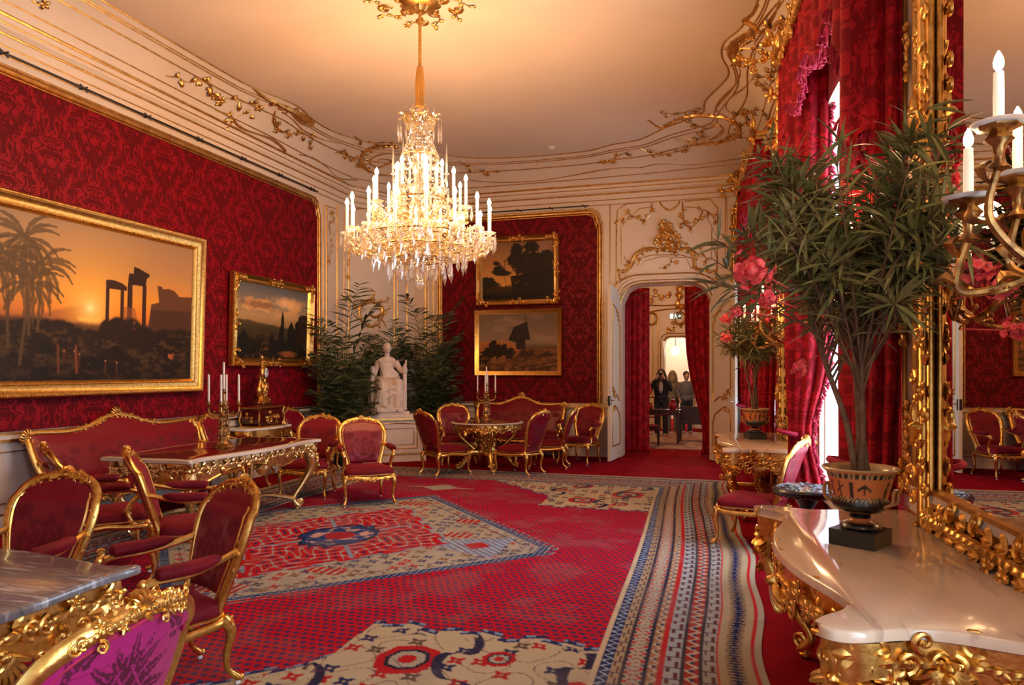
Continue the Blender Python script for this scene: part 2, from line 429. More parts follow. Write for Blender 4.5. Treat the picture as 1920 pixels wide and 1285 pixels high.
# cove: loft from the cornice to the curved outline of the flat ceiling
INNER = [(-6.42,YN+.9),(-6.42,3),(-6.42,6),(-6.40,8.1),(-6.34,8.6),(-6.17,9.3),(-6.26,9.9),(-6.24,10.5),(-5.95,11.15),(-5.50,11.35),(-4.95,12.2),(-4.43,12.56),(-3.62,12.74),(-2.45,12.74),(-1.91,12.5),(-1.39,12.35),(-.9,11.85),(-.35,11.4),(-.26,10.83),(.05,10.03),(-.03,9.38),(.0,9.0),(.17,8.7),(.33,8.2),(.42,7.2),(.5,5.5),(.6,3),(.66,YN+1.1),(.1,YN+.85),(-3,YN+.8)]
OUTER = [(XL,YN),(XL,3),(XL,6),(XL,8.1),(XL,8.8),(XL,9.6),(XL,10.3),(XL,11.1),(XL,12.2),(-6.55,12.9),(P2.x,P2.y),(-5.1,YB),(-3.9,YB),(-2.6,YB),(-1.9,YB),(-1.2,YB),(-.6,YB),(RW(YB)-.1,YB),(RW(12.6),12.6),(RW(11.2),11.2),(RW(10.0),10.0),(RW(9.2),9.2),(RW(8.6),8.6),(RW(8.1),8.1),(RW(7.1),7.1),(RW(5.5),5.5),(RW(3),3),(RW(YN),YN),(-.3,YN),(-3,YN)]
K = 6
inn = cr([(x, y, 0) for x, y in INNER], K, True)
po = [V((x, y, 0)) for x, y in OUTER]; out_ = []
cen = V((-3, 6.5, 0))
for i in range(len(po)):
    for k in range(K): out_.append(po[i].lerp(po[(i+1) % len(po)], k/K))
# pull the outer ring in to the cornice's edge
def pull(p, d=.1):
    q = p.copy(); q.x = max(q.x, XL+d); q.y = min(max(q.y, YN+d), YB-d); q.x = min(q.x, RW(q.y)-d)
    n = V((P2.y-P1.y, -(P2.x-P1.x), 0)).normalized(); k = (q-P1).dot(n)
    if k < d: q += n*(d-k)
    return q
out_ = [pull(p) for p in out_]
def cove(t, i, dz=0):
    a = t*PI/2; f = .55*t+.45*(1-math.cos(a)); g = .55*t+.45*math.sin(a)
    p = out_[i].lerp(inn[i], f); return V((p.x, p.y, ZC0+(ZC-ZC0)*g+dz))
NT = 8; M_ = len(inn); vs = []; fs = []
for j in range(NT+1):
    for i in range(M_): vs.append(cove(j/NT, i))
for j in range(NT):
    for i in range(M_):
        k = (i+1) % M_; fs.append((j*M_+i, (j+1)*M_+i, (j+1)*M_+k, j*M_+k))
mb = MB(); mb.add(vs, fs); struct(mb.build('trim_cove', M_cream))
COVE = (vs, fs)
cc = len(vs); mb = MB(); top = [cove(1, i) for i in range(M_)]
mb.add(top+[V((-3, 6.5, ZC))], [(i, M_, (i+1) % M_) for i in range(M_)])
cv = mb.v; cf = mb.f
mb.mi = 0; mb.box((-8, YN-.3, 5.9), (2, YB+.5, 6.0)); struct(mb.build('ceiling', M_ceil, smooth=False))
# cornice
prof = [(.002,4.84),(.03,4.86),(.03,4.95),(.05,4.985),(.055,5.07),(.09,5.10),(.10,5.17),(.115,5.2),(.115,5.225),(.0,5.23)]
mb = MB(); n = 5
for o, z in prof:
    for p in offs(o): mb.v.append((p.x, p.y, z))
for r in range(len(prof)-1):
    for i in range(n):
        j = (i+1) % n; mb.f.append([r*n+i, r*n+j, (r+1)*n+j, (r+1)*n+i]); mb.m.append(0)
struct(mb.build('trim_cornice', M_cream, smooth=False))
mb = MB()
for o, z, r in [(.118,5.215,.020),(.097,5.14,.009),(.06,5.045,.015),(.032,4.935,.009),(.012,4.85,.009)]:
    P = offs(o); P = [V((p.x, p.y, z)) for p in P]
    for i in range(5): mb.tube([P[i], P[(i+1) % 5]], r, 6)
for t, r in [(1.0,.013),(.86,.010),(.81,.010),(.62,.012),(.22,.010)]:
    mb.tube([cove(t, i, -.004) for i in range(M_)], r, 5, closed=True)
struct(mb.build('trim_gilded_cornice_lines', M_goldw))
# shell lookup for tracing mouldings and stucco on to the surfaces
SV = []; SF = []
def addsurf(v, f):
    o = len(SV); SV.extend([V(x) for x in v]); SF.extend([[i+o for i in q] for q in f])
addsurf(*COVE); addsurf(cv, cf)
for i in range(5):
    a, b = PER[i], PER[(i+1) % 5]
    addsurf([(a.x,a.y,0),(b.x,b.y,0),(b.x,b.y,5.2),(a.x,a.y,5.2)], [(0,1,2,3)])
BV = BVHTree.FromPolygons(SV, SF)
def hit(u, v):
    for dv in (0, 2, -2, 4, -4, 7, -7, 12, -12, 20, -20):
        d = ray(u, v+dv).normalized(); loc, nn, _, _ = BV.ray_cast(V((0,0,CH)), d)
        if loc is not None: break
    if nn.dot(d) > 0: nn = -nn
    return loc, nn
def hp(pts, sc=1, ox=0, oy=0): return [hit(ox+p[0]/sc, oy+p[1]/sc)[0] for p in pts]
def hn(p):
    loc, nn, _, _ = BV.find_nearest(p); 
    c = V((-3, 6.5, 2.5))-loc
    return nn if nn.dot(c) > 0 else -nn
# skirting and dado
def rails(skip):
    pass
def band(name, m, items, segs, r=None):
    mb = MB()
    for (a, b) in segs:
        t = (b-a).normalized(); nn = V((t.y, -t.x, 0))
        for (d0, d1, z0, z1) in items:
            q = [a+nn*d0, b+nn*d0, b+nn*d1, a+nn*d1]
            mb.add([(p.x,p.y,z0) for p in q]+[(p.x,p.y,z1) for p in q], [(3,2,1,0),(4,5,6,7),(0,1,5,4),(1,2,6,5),(2,3,7,6),(3,0,4,7)])
    return struct(mb.build(name, m, smooth=False))
bk1 = V((DX0-.16, YB, 0)); bk2 = V((DX1+.16, YB, 0))
segL = [(PER[0], PER[1])]; segC = [(PER[1], PER[2])]; segB = [(PER[2], bk1), (bk2, PER[3])]
def rp(y): return V((RW(y), y, 0))
segR = [(rp(13.6), rp(13.15)), (rp(10.8), rp(7.6)), (rp(5.1), rp(1.95)), (rp(-.15), rp(YN))]
for nm, sg in (('left', segL), ('corner', segC), ('back', segB), ('right', segR)):
    band('baseboard_'+nm, M_dado, [(.0,.045,0,.16),(.0,.03,.16,.19)], sg)
    band('trim_dado_rail_'+nm, M_dado, [(.0,.05,.955,1.0)], sg)
    band('trim_dado_'+nm, M_dado, [(.0,.012,.19,.93)], sg)
    band('trim_gilded_dado_'+nm, M_goldw, [(.0,.055,1.0,1.022),(.0,.04,.925,.955),(.012,.022,.82,.832),(.012,.022,.30,.312),(0,.036,.19,.205)], sg)
# silk panels on left and back wall with notched corners, and their gilded frames
def panel_outline(s0, s1, z0, z1, nr=.16, nh=.22):
    def corner(cx, cz, sx, sz):
        return [(cx+sx*0, cz-sz*nh*1.5), (cx-sx*.005, cz-sz*nh*1.15), (cx-sx*nr*.28, cz-sz*nh*.95), (cx-sx*nr*.30, cz-sz*nh*.62), (cx-sx*nr*.55, cz-sz*nh*.22), (cx-sx*nr*.95, cz-sz*nh*.12), (cx-sx*nr*1.1, cz)]
    a = corner(s1, z1, 1, 1); b = corner(s0, z1, -1, 1)[::-1]
    return [(s1, z0)]+a+b+[(s0, z0)]
def silk(name, a, t, s0, s1, z0, z1, m):
    nn = V((t.y, -t.x, 0)); ol = panel_outline(s0, s1, z0, z1); mb = MB(); k = len(ol)
    A = [a+t*s+nn*.012+V((0,0,z)) for s, z in ol]; B = [a+t*s+nn*.0+V((0,0,z)) for s, z in ol]
    mb.add(A+B, [tuple(range(k))]+[(i, (i+1) % k, k+(i+1) % k, k+i) for i in range(k)])
    o = mb.build(name, m, smooth=False); struct(o)
    mb = MB()
    pts = [a+t*s+V((0,0,z)) for s, z in ol]
    for off_, r, dn in ((0, .030, .02), (.05, .014, .014), (-.045, .012, .014)):
        c = V(((s0+s1)/2, (z0+z1)/2, 0)); q = []
        for s, z in ol:
            ss = s+(off_ if s > c.x else -off_); zz = z+(off_ if z > z0+.01 else 0)
            q.append(a+t*ss+nn*dn+V((0,0,zz)))
        mb.tube(q, r, 8)
    for (s, z, sg) in ((s1-.05, z1-.12, 1), (s0+.05, z1-.12, -1)):
        carve(mb, [a+t*(s-.02*sg)+nn*.03+V((0,0,z-.2)), a+t*s+nn*.03+V((0,0,z)), a+t*(s-.2*sg)+nn*.03+V((0,0,z+.1))], nn, .07, .03, 3)
    for s, sg in ((s1, 1), (s0, -1)):
        carve(mb, [a+t*s+nn*.03+V((0,0,z0+.02)), a+t*s+nn*.03+V((0,0,z0+.22))], nn, .12, .04, 5)
    return struct(mb.build(name+'_frame', M_goldw))
yv = V((0,1,0)); xv = V((1,0,0))
silk('trim_silk_panel_left', V((XL, 0, 0)), yv, .6, 11.23, 1.03, 4.70, M_damL)
silk('trim_silk_panel_back', V((0, YB, 0)), xv, -5.62, -2.30, 1.03, 4.73, M_damB)
silk('trim_silk_panel_right_of_door', V((0, YB, 0)), xv, .17, .50, 1.03, 4.73, M_damB)
# pale wainscot mouldings traced on the walls: corner, door surround, overdoor
g = MB()
def ln(pts, r=.012, sc=1, ox=0, oy=0, sm=False):
    P = hp(pts, sc, ox, oy)
    if sm: P = cr(P, 5)
    g.tube(P, r, 6)
for u, r in ((606,.012),(612,.016),(632,.014),(645,.008),(654,.016),(739,.018),(745,.008),(763,.016),(797,.018),(803,.010),(812,.012)):
    ln([(u, 385 if u < 640 or u > 770 else 400), (u, 700)], r)
ln([(606,385),(632,392)], .01); ln([(654,400),(668,392),(725,394),(739,404)], .012, sm=True); ln([(763,402),(797,398)], .012)
def vpx(pts, r, leaf, seed, sc=1, ox=0, oy=0, fl_=.25): vine(g, hp(pts, sc, ox, oy), hn, r, leaf, seed, flowers=fl_)
vpx([(620,392),(626,410),(616,425),(622,445),(618,480)], .01, .06, 3)
vpx([(652,440),(655,480),(650,500)], .01, .05, 8)
vpx([(762,470),(764,490),(761,520)], .01, .05, 9)
for (u, v) in ((620,400),(616,490),(652,520),(763,560)): floret(g, hit(u, v)[0], hit(u, v)[1], .06, random.Random(4))
# niche ornament
c7 = dict(sc=3.06, ox=580, oy=500)
def big(pts, r, sc=1, ox=0, oy=0):
    P = cr(hp(pts, sc, ox, oy), 6); g.tube(P, [r*.5, r, r*1.1, r*.4], 7)
big([(350,130),(372,150),(355,185),(310,205),(285,250),(300,310),(350,345),(400,335)], .028, **c7)
big([(300,230),(350,205),(405,225),(415,265),(380,290),(345,275),(355,250)], .03, **c7)
big([(240,190),(265,225),(310,240)], .016, **c7); big([(250,270),(280,300),(330,320)], .016, **c7)
big([(380,290),(420,310),(440,350)], .018, **c7)
vpx([(400,215),(430,200),(460,185)], .008, .06, 3, **c7); vpx([(400,250),(440,250),(465,240)], .008, .06, 4, **c7); vpx([(290,250),(260,235),(235,240)], .008, .07, 5, **c7)
carve(g, hp([(300,220),(340,190),(395,205),(430,260),(400,330),(340,345),(290,300)], **c7), hn, .11, .04, 7)
# overdoor
c8 = dict(sc=2.1425, ox=1100, oy=280)
for pts, r in (([(120,560),(120,300),(125,245),(160,220),(255,212),(290,180),(330,166),(375,180),(400,210),(495,200),(527,240),(525,300),(522,560)], .014),
               ([(140,462),(138,315),(165,280),(215,238),(262,232)], .009), ([(392,232),(440,235),(480,270),(503,310),(500,445),(470,448)], .009),
               ([(140,540),(160,500),(210,440),(260,425),(380,425),(430,440)], .009),
               ([(215,490),(230,450),(300,432),(400,436),(420,480)], .007), ([(94,190),(94,560)], .009), ([(558,165),(556,480)], .009), ([(585,470),(588,240),(600,225)], .009)):
    ln(pts, r, **c8)
ln([(1195,340),(1150,348),(1150,380)], .006); ln([(1362,335),(1364,470)], .006)
carve(g, hp([(266,205),(285,178),(330,168),(372,180),(385,205)], **c8), hn, .12, .05, 11)
big([(290,190),(300,225),(335,245),(368,222),(375,190)], .02, **c8)
vpx([(262,215),(255,260),(225,285),(190,270),(160,255)], .012, .09, 21, **c8)
vpx([(385,210),(386,260),(395,300),(425,312),(450,285),(470,245),(500,262),(520,290)], .014, .1, 22, **c8)
vpx([(160,255),(140,280),(128,300)], .012, .09, 23, **c8)
rnd = random.Random(5)
for i in range(46):
    u = 322+rnd.gauss(0, 17)+ (12 if i % 2 else -8); v = 300+i*2.4
    p, n_ = hit(1100+u/2.1425, 280+v/2.1425)
    if rnd.random() < .5: floret(g, p+n_*.03*rnd.random(), n_, .075, rnd)
    else: g.leaf(p+n_*.02, V((rnd.uniform(-1,1), 0, rnd.uniform(-1,1))), n_, .13, .035, .4, .4)
for pts, r in (([(128,505),(170,478),(190,430),(225,405),(270,398),(315,412)], .034), ([(330,412),(385,398),(425,405),(432,445),(440,480),(485,485),(522,505)], .034),
               ([(190,430),(215,445),(205,470)], .018), ([(425,405),(450,430),(430,460)], .02), ([(128,505),(140,525),(165,515)], .016), ([(522,505),(505,530),(480,520)], .016)):
    big(pts, r, **c8)
carve(g, hp([(130,505),(180,470),(195,430),(240,400),(315,405),(400,398),(435,430),(440,480),(520,500)], **c8), hn, .13, .05, 31, 1.0)
vpx([(290,475),(315,480),(330,460),(360,450)], .008, .08, 25, **c8); vpx([(320,500),(322,470)], .008, .08, 26, **c8)
vpx([(150,430),(175,470),(200,455)], .008, .07, 27, **c8); vpx([(440,385),(480,440),(470,470)], .008, .07, 28, **c8)
ln([(598,470),(590,300),(592,240),(620,215),(665,195)], .03, **c8)
struct(g.build('trim_gilded_wall_ornament', M_goldw))
# ceiling and cove stucco
g = MB()
c1 = dict(sc=2.99, ox=0, oy=0); c4 = dict(sc=2.99, ox=560, oy=0); c3 = dict(sc=2.667, ox=1200, oy=0)
vpx([(930,425),(1000,437),(1050,462),(1130,452)], .010, .10, 41, **c1)
vpx([(1080,450),(1130,452),(1180,482),(1200,538),(1290,555),(1370,577),(1470,592),(1560,590)], .014, .12, 42, **c1)
vpx([(1165,520),(1210,560),(1260,560)], .01, .1, 43, **c1)
big([(1415,488),(1450,520),(1500,555),(1560,575),(1620,600)], .03, **c1)
big([(1540,570),(1600,602),(1680,640),(1745,690),(1690,680),(1640,640)], .055, **c1)
carve(g, hp([(1530,580),(1600,605),(1680,640),(1735,685)], **c1), hn, .14, .05, 44)
big([(1545,620),(1530,680),(1560,730),(1590,745)], .02, **c1)
vpx([(1540,660),(1560,720),(1610,745),(1690,750),(1750,775),(1725,835)], .012, .11, 45, **c1)
big([(1600,640),(1650,680),(1700,730),(1790,775),(1900,805)], .014, **c1)
big([(1205,615),(1260,638),(1300,660),(1330,700),(1380,730),(1440,748)], .022, **c1)
carve(g, hp([(1270,640),(1310,670)], **c1), hn, .15, .05, 46)
vpx([(1330,655),(1370,640),(1430,645)], .008, .10, 47, **c1); vpx([(1230,680),(1270,690),(1280,705)], .008, .08, 48, **c1)
big([(1400,740),(1470,760),(1540,790),(1600,845),(1560,810),(1500,770)], .022, **c1)
vpx([(180,0),(200,20),(255,40)], .01, .1, 49, **c1)
# far left corner cartouche
vpx([(205,855),(265,858),(300,900),(355,912)], .012, .12, 51, **c4)
big([(560,815),(450,815),(370,850),(345,900),(375,945),(450,975),(540,985)], .035, **c4)
big([(600,870),(500,860),(420,880),(400,915),(450,935),(520,905),(470,890),(440,905)], .022, **c4)
carve(g, hp([(560,820),(450,818),(375,850),(350,900),(380,945),(450,975)], **c4), hn, .15, .05, 52)
vpx([(310,760),(350,790),(430,800),(540,795)], .01, .1, 53, **c4)
vpx([(900,905),(945,935),(1040,962),(1130,965)], .012, .12, 54, **c4)
vpx([(1680,915),(1740,905),(1790,875),(1860,845)], .012, .12, 55, **c4)
for pts in ([(0,865),(90,890),(160,940),(230,1000),(330,1010)], [(960,1010),(1090,1022),(1300,1018),(1500,990),(1760,945),(1913,940)]):
    g.tube(cr(hp(pts, **c4), 6), .011, 5)
g.tube(cr(hp([(0,840),(100,820),(250,825),(380,810),(520,795)], **c3), 6), .011, 5)
# far right corner cartouche
big([(40,600),(110,640),(180,600),(260,578),(350,578),(430,590),(490,625),(490,670),(420,705),(330,718),(230,712),(160,685)], .035, **c3)
carve(g, hp([(120,630),(180,600),(260,578),(350,578),(430,590),(490,625),(490,670),(420,705),(330,718),(230,712)], **c3), hn, .11, .04, 61)
big([(345,630),(395,625),(415,650),(370,690),(300,700),(200,690)], .022, **c3)
vpx([(0,740),(80,772),(150,765),(230,742),(295,690),(312,640),(240,610)], .012, .11, 62, **c3)
vpx([(460,590),(520,560),(560,555),(610,550)], .012, .11, 63, **c3); vpx([(500,640),(545,600),(560,620)], .01, .1, 64, **c3)
vpx([(480,690),(540,690),(570,705)], .01, .1, 65, **c3); vpx([(270,575),(280,545),(180,570),(90,560)], .01, .1, 66, **c3)
big([(590,20),(560,70),(520,100),(570,130),(565,160),(500,190),(455,230),(450,280),(490,320),(530,330)], .035, **c3)
big([(540,190),(480,215),(475,270),(500,310),(450,330)], .03, **c3)
big([(700,0),(650,60),(590,140),(560,200),(500,240)], .014, **c3); big([(720,0),(670,70),(610,160),(570,220)], .014, **c3)
carve(g, hp([(600,150),(520,200),(465,240),(465,290),(500,330)], **c3), hn, .13, .05, 67)
big([(495,330),(500,370),(470,430),(400,500),(380,550),(430,580)], .014, **c3); big([(580,250),(570,300),(575,370),(520,440),(450,490),(430,540),(470,575)], .012, **c3)
vpx([(500,240),(560,242),(630,255),(690,298),(690,350),(620,385),(560,400)], .012, .12, 68, **c3)
vpx([(600,420),(645,450),(685,505)], .01, .12, 69, **c3)
vpx([(620,165),(700,120),(755,130),(790,60),(850,20)], .014, .14, 70, **c3); vpx([(690,130),(740,90),(800,20),(830,0)], .012, .12, 71, **c3)
vpx([(740,240),(790,215),(830,190)], .012, .1, 72, **c3)
big([(740,470),(735,430),(770,400),(790,380)], .03, **c3)
g.tube(cr(hp([(640,760),(680,690),(690,610),(740,530),(750,480),(810,420)], **c3), 5), .011, 5)
# rosette round the rod
for k in range(10):
    a = k*2*PI/10; c = V((CHX+.33*math.cos(a), CHY+.33*math.sin(a), ZC)); t = V((-math.sin(a), math.cos(a), 0))
    scroll(g, c, t, (0,0,-1), .09, .022, 1.2, 1 if k % 2 else -1)
    vine(g, [c, c+V((math.cos(a), math.sin(a), 0))*.1+t*.1, c+V((math.cos(a), math.sin(a), 0))*.16+t*.24], (0,0,-1), .008, .07, k)
g.lathe([(.0,-.1),(.06,-.1),(.09,-.05),(.2,-.03),(.22,0)], (CHX, CHY, ZC), 20, flute=.1, fn=10)
struct(g.build('trim_gilded_ceiling_stucco', M_goldw))
# smoke detector on the ceiling
p, _ = hit(1033, 276); mb = MB(); mb.lathe([(.0,-.05),(.05,-.05),(.075,-.02),(.08,-.001)], p, 16)
tag(mb.build('smoke_detector', M_dado), 'small round smoke detector on the ceiling', 'smoke detector')
# iron picture rail with its brackets
mb = MB(); mb.tube([(XL+.07,.4,4.845),(XL+.07,11.1,4.845)], .013, 6)
rail = mb.build('picture_rail', M_black); tag(rail, 'thin dark metal picture rod above the left silk panel', 'picture rail')
for k in range(9):
    y = 3.5+k*.93; mb = MB(); mb.tube([(XL+.0,y,4.845),(XL+.09,y,4.845)], .011, 6)
    mb.tube([(XL+.07,y-.05,4.875),(XL+.07,y+.05,4.815)], .009, 5); mb.tube([(XL+.07,y-.05,4.815),(XL+.07,y+.05,4.875)], .009, 5)
    mb.build('bracket', M_black, rail)
mb = MB(); mb.tube([(-5.3,YB-.07,4.84),(-2.5,YB-.07,4.84)], .012, 6)
rail = mb.build('picture_rail', M_black); tag(rail, 'thin dark metal picture rod above the back silk panel', 'picture rail')
for k in range(5):
    x = -5.2+k*.65; mb = MB(); mb.tube([(x,YB,4.84),(x,YB-.09,4.84)], .011, 6); mb.tube([(x-.04,YB-.07,4.865),(x+.04,YB-.07,4.815)], .009, 5); mb.build('bracket', M_black, rail)
# ================================================================ colour maps worked out from formulas
def vnoise(x, y, seed=0):
    r = np.random.RandomState(seed); T = r.rand(64, 64)
    xi = np.floor(x).astype(int); yi = np.floor(y).astype(int); fx = x-xi; fy = y-yi
    fx = fx*fx*(3-2*fx); fy = fy*fy*(3-2*fy)
    a = T[xi % 64, yi % 64]; b = T[(xi+1) % 64, yi % 64]; c = T[xi % 64, (yi+1) % 64]; d = T[(xi+1) % 64, (yi+1) % 64]
    return (a*(1-fx)+b*fx)*(1-fy)+(c*(1-fx)+d*fx)*fy
def fbm(x, y, seed=0, o=5):
    s = 0; a = .5; t = 0
    for k in range(o): s = s+a*vnoise(x*2**k+k*7.1, y*2**k+k*3.7, seed+k); t += a; a *= .55
    return s/t
def sm(e0, e1, x): t = np.clip((x-e0)/(e1-e0), 0, 1); return t*t*(3-2*t)
class Img:
    def __init__(s, w, h, asp):
        s.x, s.y = np.meshgrid(np.linspace(0, 1, w+1), np.linspace(0, 1, h+1)); s.asp = asp; s.c = np.zeros(s.x.shape+(3,))
    def mix(s, m, col):
        m = np.clip(m, 0, 1)[..., None]; s.c = s.c*(1-m)+(np.array(lin(col)) if not isinstance(col, np.ndarray) else col)*m
    def ramp(s, stops, t):
        for k in range(3): s.c[..., k] = np.interp(t, [a for a, _ in stops], [lin(b)[k] for _, b in stops])
    def poly(s, pts):
        ins = np.zeros(s.x.shape, bool); n = len(pts)
        for i in range(n):
            (x0, y0), (x1, y1) = pts[i], pts[(i+1) % n]
            if y0 == y1: continue
            c = ((y0 > s.y) != (y1 > s.y)) & (s.x < (x1-x0)*(s.y-y0)/(y1-y0)+x0); ins ^= c
        return ins.astype(float)
    def line(s, a, b, w):
        ax, ay = a[0]*s.asp, a[1]; bx, by = b[0]*s.asp, b[1]; X = s.x*s.asp; dx, dy = bx-ax, by-ay
        t = np.clip(((X-ax)*dx+(s.y-ay)*dy)/(dx*dx+dy*dy+1e-9), 0, 1); d = np.hypot(X-ax-t*dx, s.y-ay-t*dy)
        return sm(w*1.3, w*.7, d)
    def disc(s, c, r, ry=None): return sm(1.15, .85, np.hypot((s.x-c[0])*s.asp/r, (s.y-c[1])/(ry or r)))
def canvas_mesh(name, I, w, h, parent, y=.03):
    hh, ww = I.x.shape; X = w/2-I.x*w; Z = h-I.y*h
    co = np.stack([X.ravel(), np.full(X.size, y), Z.ravel()], 1); me = bpy.data.meshes.new(name)
    a = (np.arange(hh-1)[:, None]*ww+np.arange(ww-1)[None]).ravel(); f = np.stack([a, a+1, a+ww+1, a+ww], 1)
    me.from_pydata(co.tolist(), [], f.tolist()); me.materials.append(M_canvas)
    at = me.color_attributes.new('Col', 'FLOAT_COLOR', 'POINT'); at.data.foreach_set('color', np.concatenate([I.c, np.ones(I.x.shape+(1,))], 2).ravel().astype(np.float32))
    o = bpy.data.objects.new(name, me); C.objects.link(o); o.parent = parent; return o
def palm_tree(I, base, top, n, L, col, seed, a=1):
    r = random.Random(seed); m = I.line(base, top, .010)
    for k in range(n):
        th = k/n*2*PI+r.uniform(-.2, .2); p = top
        for j in range(5):
            q = (p[0]+math.cos(th)*L/5/I.asp, p[1]+math.sin(th)*L/5); m = np.maximum(m, I.line(p, q, .006+.004*(2-abs(j-2)))); th += .28*(1 if math.cos(th) > 0 else -1); p = q
    I.mix(m*a, col)
def paint1():
    I = Img(560, 320, 1.75); x, y = I.x, I.y; n = fbm(x*6, y*6, 3)
    I.ramp([(0, (150,118,84)), (.25, (182,132,72)), (.45, (214,140,48)), (.56, (216,120,34)), (.7, (120,62,24)), (1, (30,18,12))], y+.03*(n-.5))
    s = np.hypot((x-.50)*1.75, (y-.53)); I.mix(np.exp(-s*7)*.95, (255,190,70)); I.mix(np.exp(-s*26), (255,240,160))
    I.mix(sm(.5, 1.0, x)*sm(.5, .1, y)*.35, (150,110,90)); I.mix(sm(.55, .0, x)*.25, (130,100,80))
    h = .55+.06*np.sin(x*9)+.05*(fbm(x*9, y*0, 5)-.5); I.mix(sm(h, h+.03, y)*sm(.55, .3, x)*.75, (140,78,46))
    h2 = .60+.05*(fbm(x*14, y*0+3, 8)-.5); I.mix(sm(h2, h2+.04, y)*.9, (72,40,20))
    I.mix(sm(.63, .60, y)*sm(.585, .60, y)*sm(.44, .47, x)*sm(.56, .53, x), (250,190,80))
    for (a, b, c, d) in ((.566,.34,.582,.64),(.632,.36,.648,.64),(.664,.33,.686,.68),(.735,.33,.754,.68)):
        I.mix(I.poly([(a,b),(c,b),(c,d),(a,d)]), (58,32,20))
    I.mix(I.poly([(.565,.33),(.60,.325),(.64,.34),(.66,.36),(.66,.385),(.565,.385)])*sm(.30,.5,n+.3), (56,30,18))
    I.mix(I.poly([(.665,.30),(.67,.26),(.69,.26),(.692,.21),(.72,.22),(.77,.25),(.765,.27),(.755,.28),(.75,.34),(.665,.34)]), (48,28,18))
    I.mix(I.poly([(.81,.32),(.83,.32),(.84,.34),(.87,.33),(.90,.34),(.93,.38),(1,.37),(1,.7),(.76,.7),(.78,.46),(.82,.44)]), (92,56,36))
    I.mix(I.poly([(.78,.50),(1,.48),(1,.8),(.76,.8)])*.7, (60,36,24)); I.mix(I.poly([(.645,.50),(.70,.50),(.72,.62),(.645,.62)])*.6, (130,76,40))
    t = .6*fbm(x*16, y*16, 12)+.6*fbm(x*50, y*50, 17)-.1; h3 = .66+.12*np.abs(x-.62)*-1+.10*(fbm(x*10, y*0+1, 15)-.5)
    I.mix(sm(h3, h3+.03, y), (34,22,14)); I.mix(sm(.48, .66, t)*sm(.62, .7, y)*.75, (78,54,28)); I.mix(sm(.5, .3, t)*sm(.66, .8, y)*.6, (16,12,10)); I.mix(sm(.8, 1, y)*.5, (20,16,14))
    for bx, by, r in ((.58,.60,.05),(.62,.58,.05),(.68,.62,.08),(.5,.66,.04),(.75,.66,.07)): I.mix(I.disc((bx, by+.06), r*1.4)*sm(.25, .5, t+.1), (38,24,14))
    for k, (b, tp) in enumerate((((.27,.72),(.25,.16)),((.30,.70),(.31,.30)),((.20,.8),(.19,.30)),((.24,.9),(.27,.42)),((.10,.9),(.10,.3)))): palm_tree(I, b, tp, 17, .24, (84,62,34), k, .85)
    I.mix(sm(.3, .0, x)*sm(.5, .75, y)*sm(.4, .6, t), (70,50,28)); I.mix(sm(.35, .0, x)*sm(.45, .8, y)*.6, (44,34,22))
    for px, py in ((.44,.86),(.46,.88),(.40,.86),(.62,.93),(.57,.92)): I.mix(I.disc((px, py), .010, .042), (66,34,20)); I.mix(I.disc((px, py-.048), .008), (140,86,52))
    I.mix(I.line((.375,.78),(.38,.95),.008), (90,50,26)); I.mix(I.line((.445,.78),(.45,.95),.008), (110,60,30)); I.mix(I.disc((.89,.83),.03)*sm(.5,.6,t), (170,90,40))
    return I
def paint2():
    I = Img(300, 230, 1.5); x, y = I.x, I.y; n = fbm(x*5, y*7, 33); t = .6*fbm(x*18, y*18, 35)+.6*fbm(x*50, y*50, 37)-.1
    I.ramp([(0,(86,84,84)),(.2,(120,108,92)),(.42,(170,134,88)),(.55,(150,110,64)),(.6,(60,46,24)),(1,(18,13,8))], y+.02*n)
    I.mix(sm(.45,.6,n)*sm(.5,.3,y)*sm(.1,.25,y), (206,150,90)); I.mix(sm(1.3,.2,np.hypot((x-.68)/.2,(y-.2)/.09)+1.2*(t-.5)), (226,170,110)); I.mix(sm(1.3,.3,np.hypot((x-.28)/.26,(y-.27)/.06)+1.4*(t-.5))*.8, (120,82,56))
    h = .46+.12*x+.03*(fbm(x*12,y*0,4)-.5); I.mix(sm(h,h+.03,y)*.9, (60,50,26)); I.mix(sm(.6,.8,y), (24,18,10)); I.mix(sm(.5,.7,t)*sm(.6,.7,y)*.4, (110,72,30))
    for cx, w, tp in ((.62,.02,.30),(.60,.03,.5),(.75,.05,.45),(.90,.09,.36),(.47,.04,.62),(.1,.06,.6)): I.mix(I.poly([(cx,tp),(cx+w,tp+.12),(cx+w*1.2,.95),(cx-w*1.2,.95),(cx-w,tp+.12)]), (26,22,14))
    I.mix(I.poly([(.86,.38),(.9,.34),(1,.34),(1,.8),(.84,.8)])*sm(.3,.5,t+.15), (44,28,18)); I.mix(sm(1.2,.4,np.hypot((x-.72)/.12,(y-.93)/.05)+1.5*(t-.5)), (130,76,34)); I.mix(I.disc((.35,.85),.12,.05)*sm(.4,.6,t), (96,64,30))
    return I
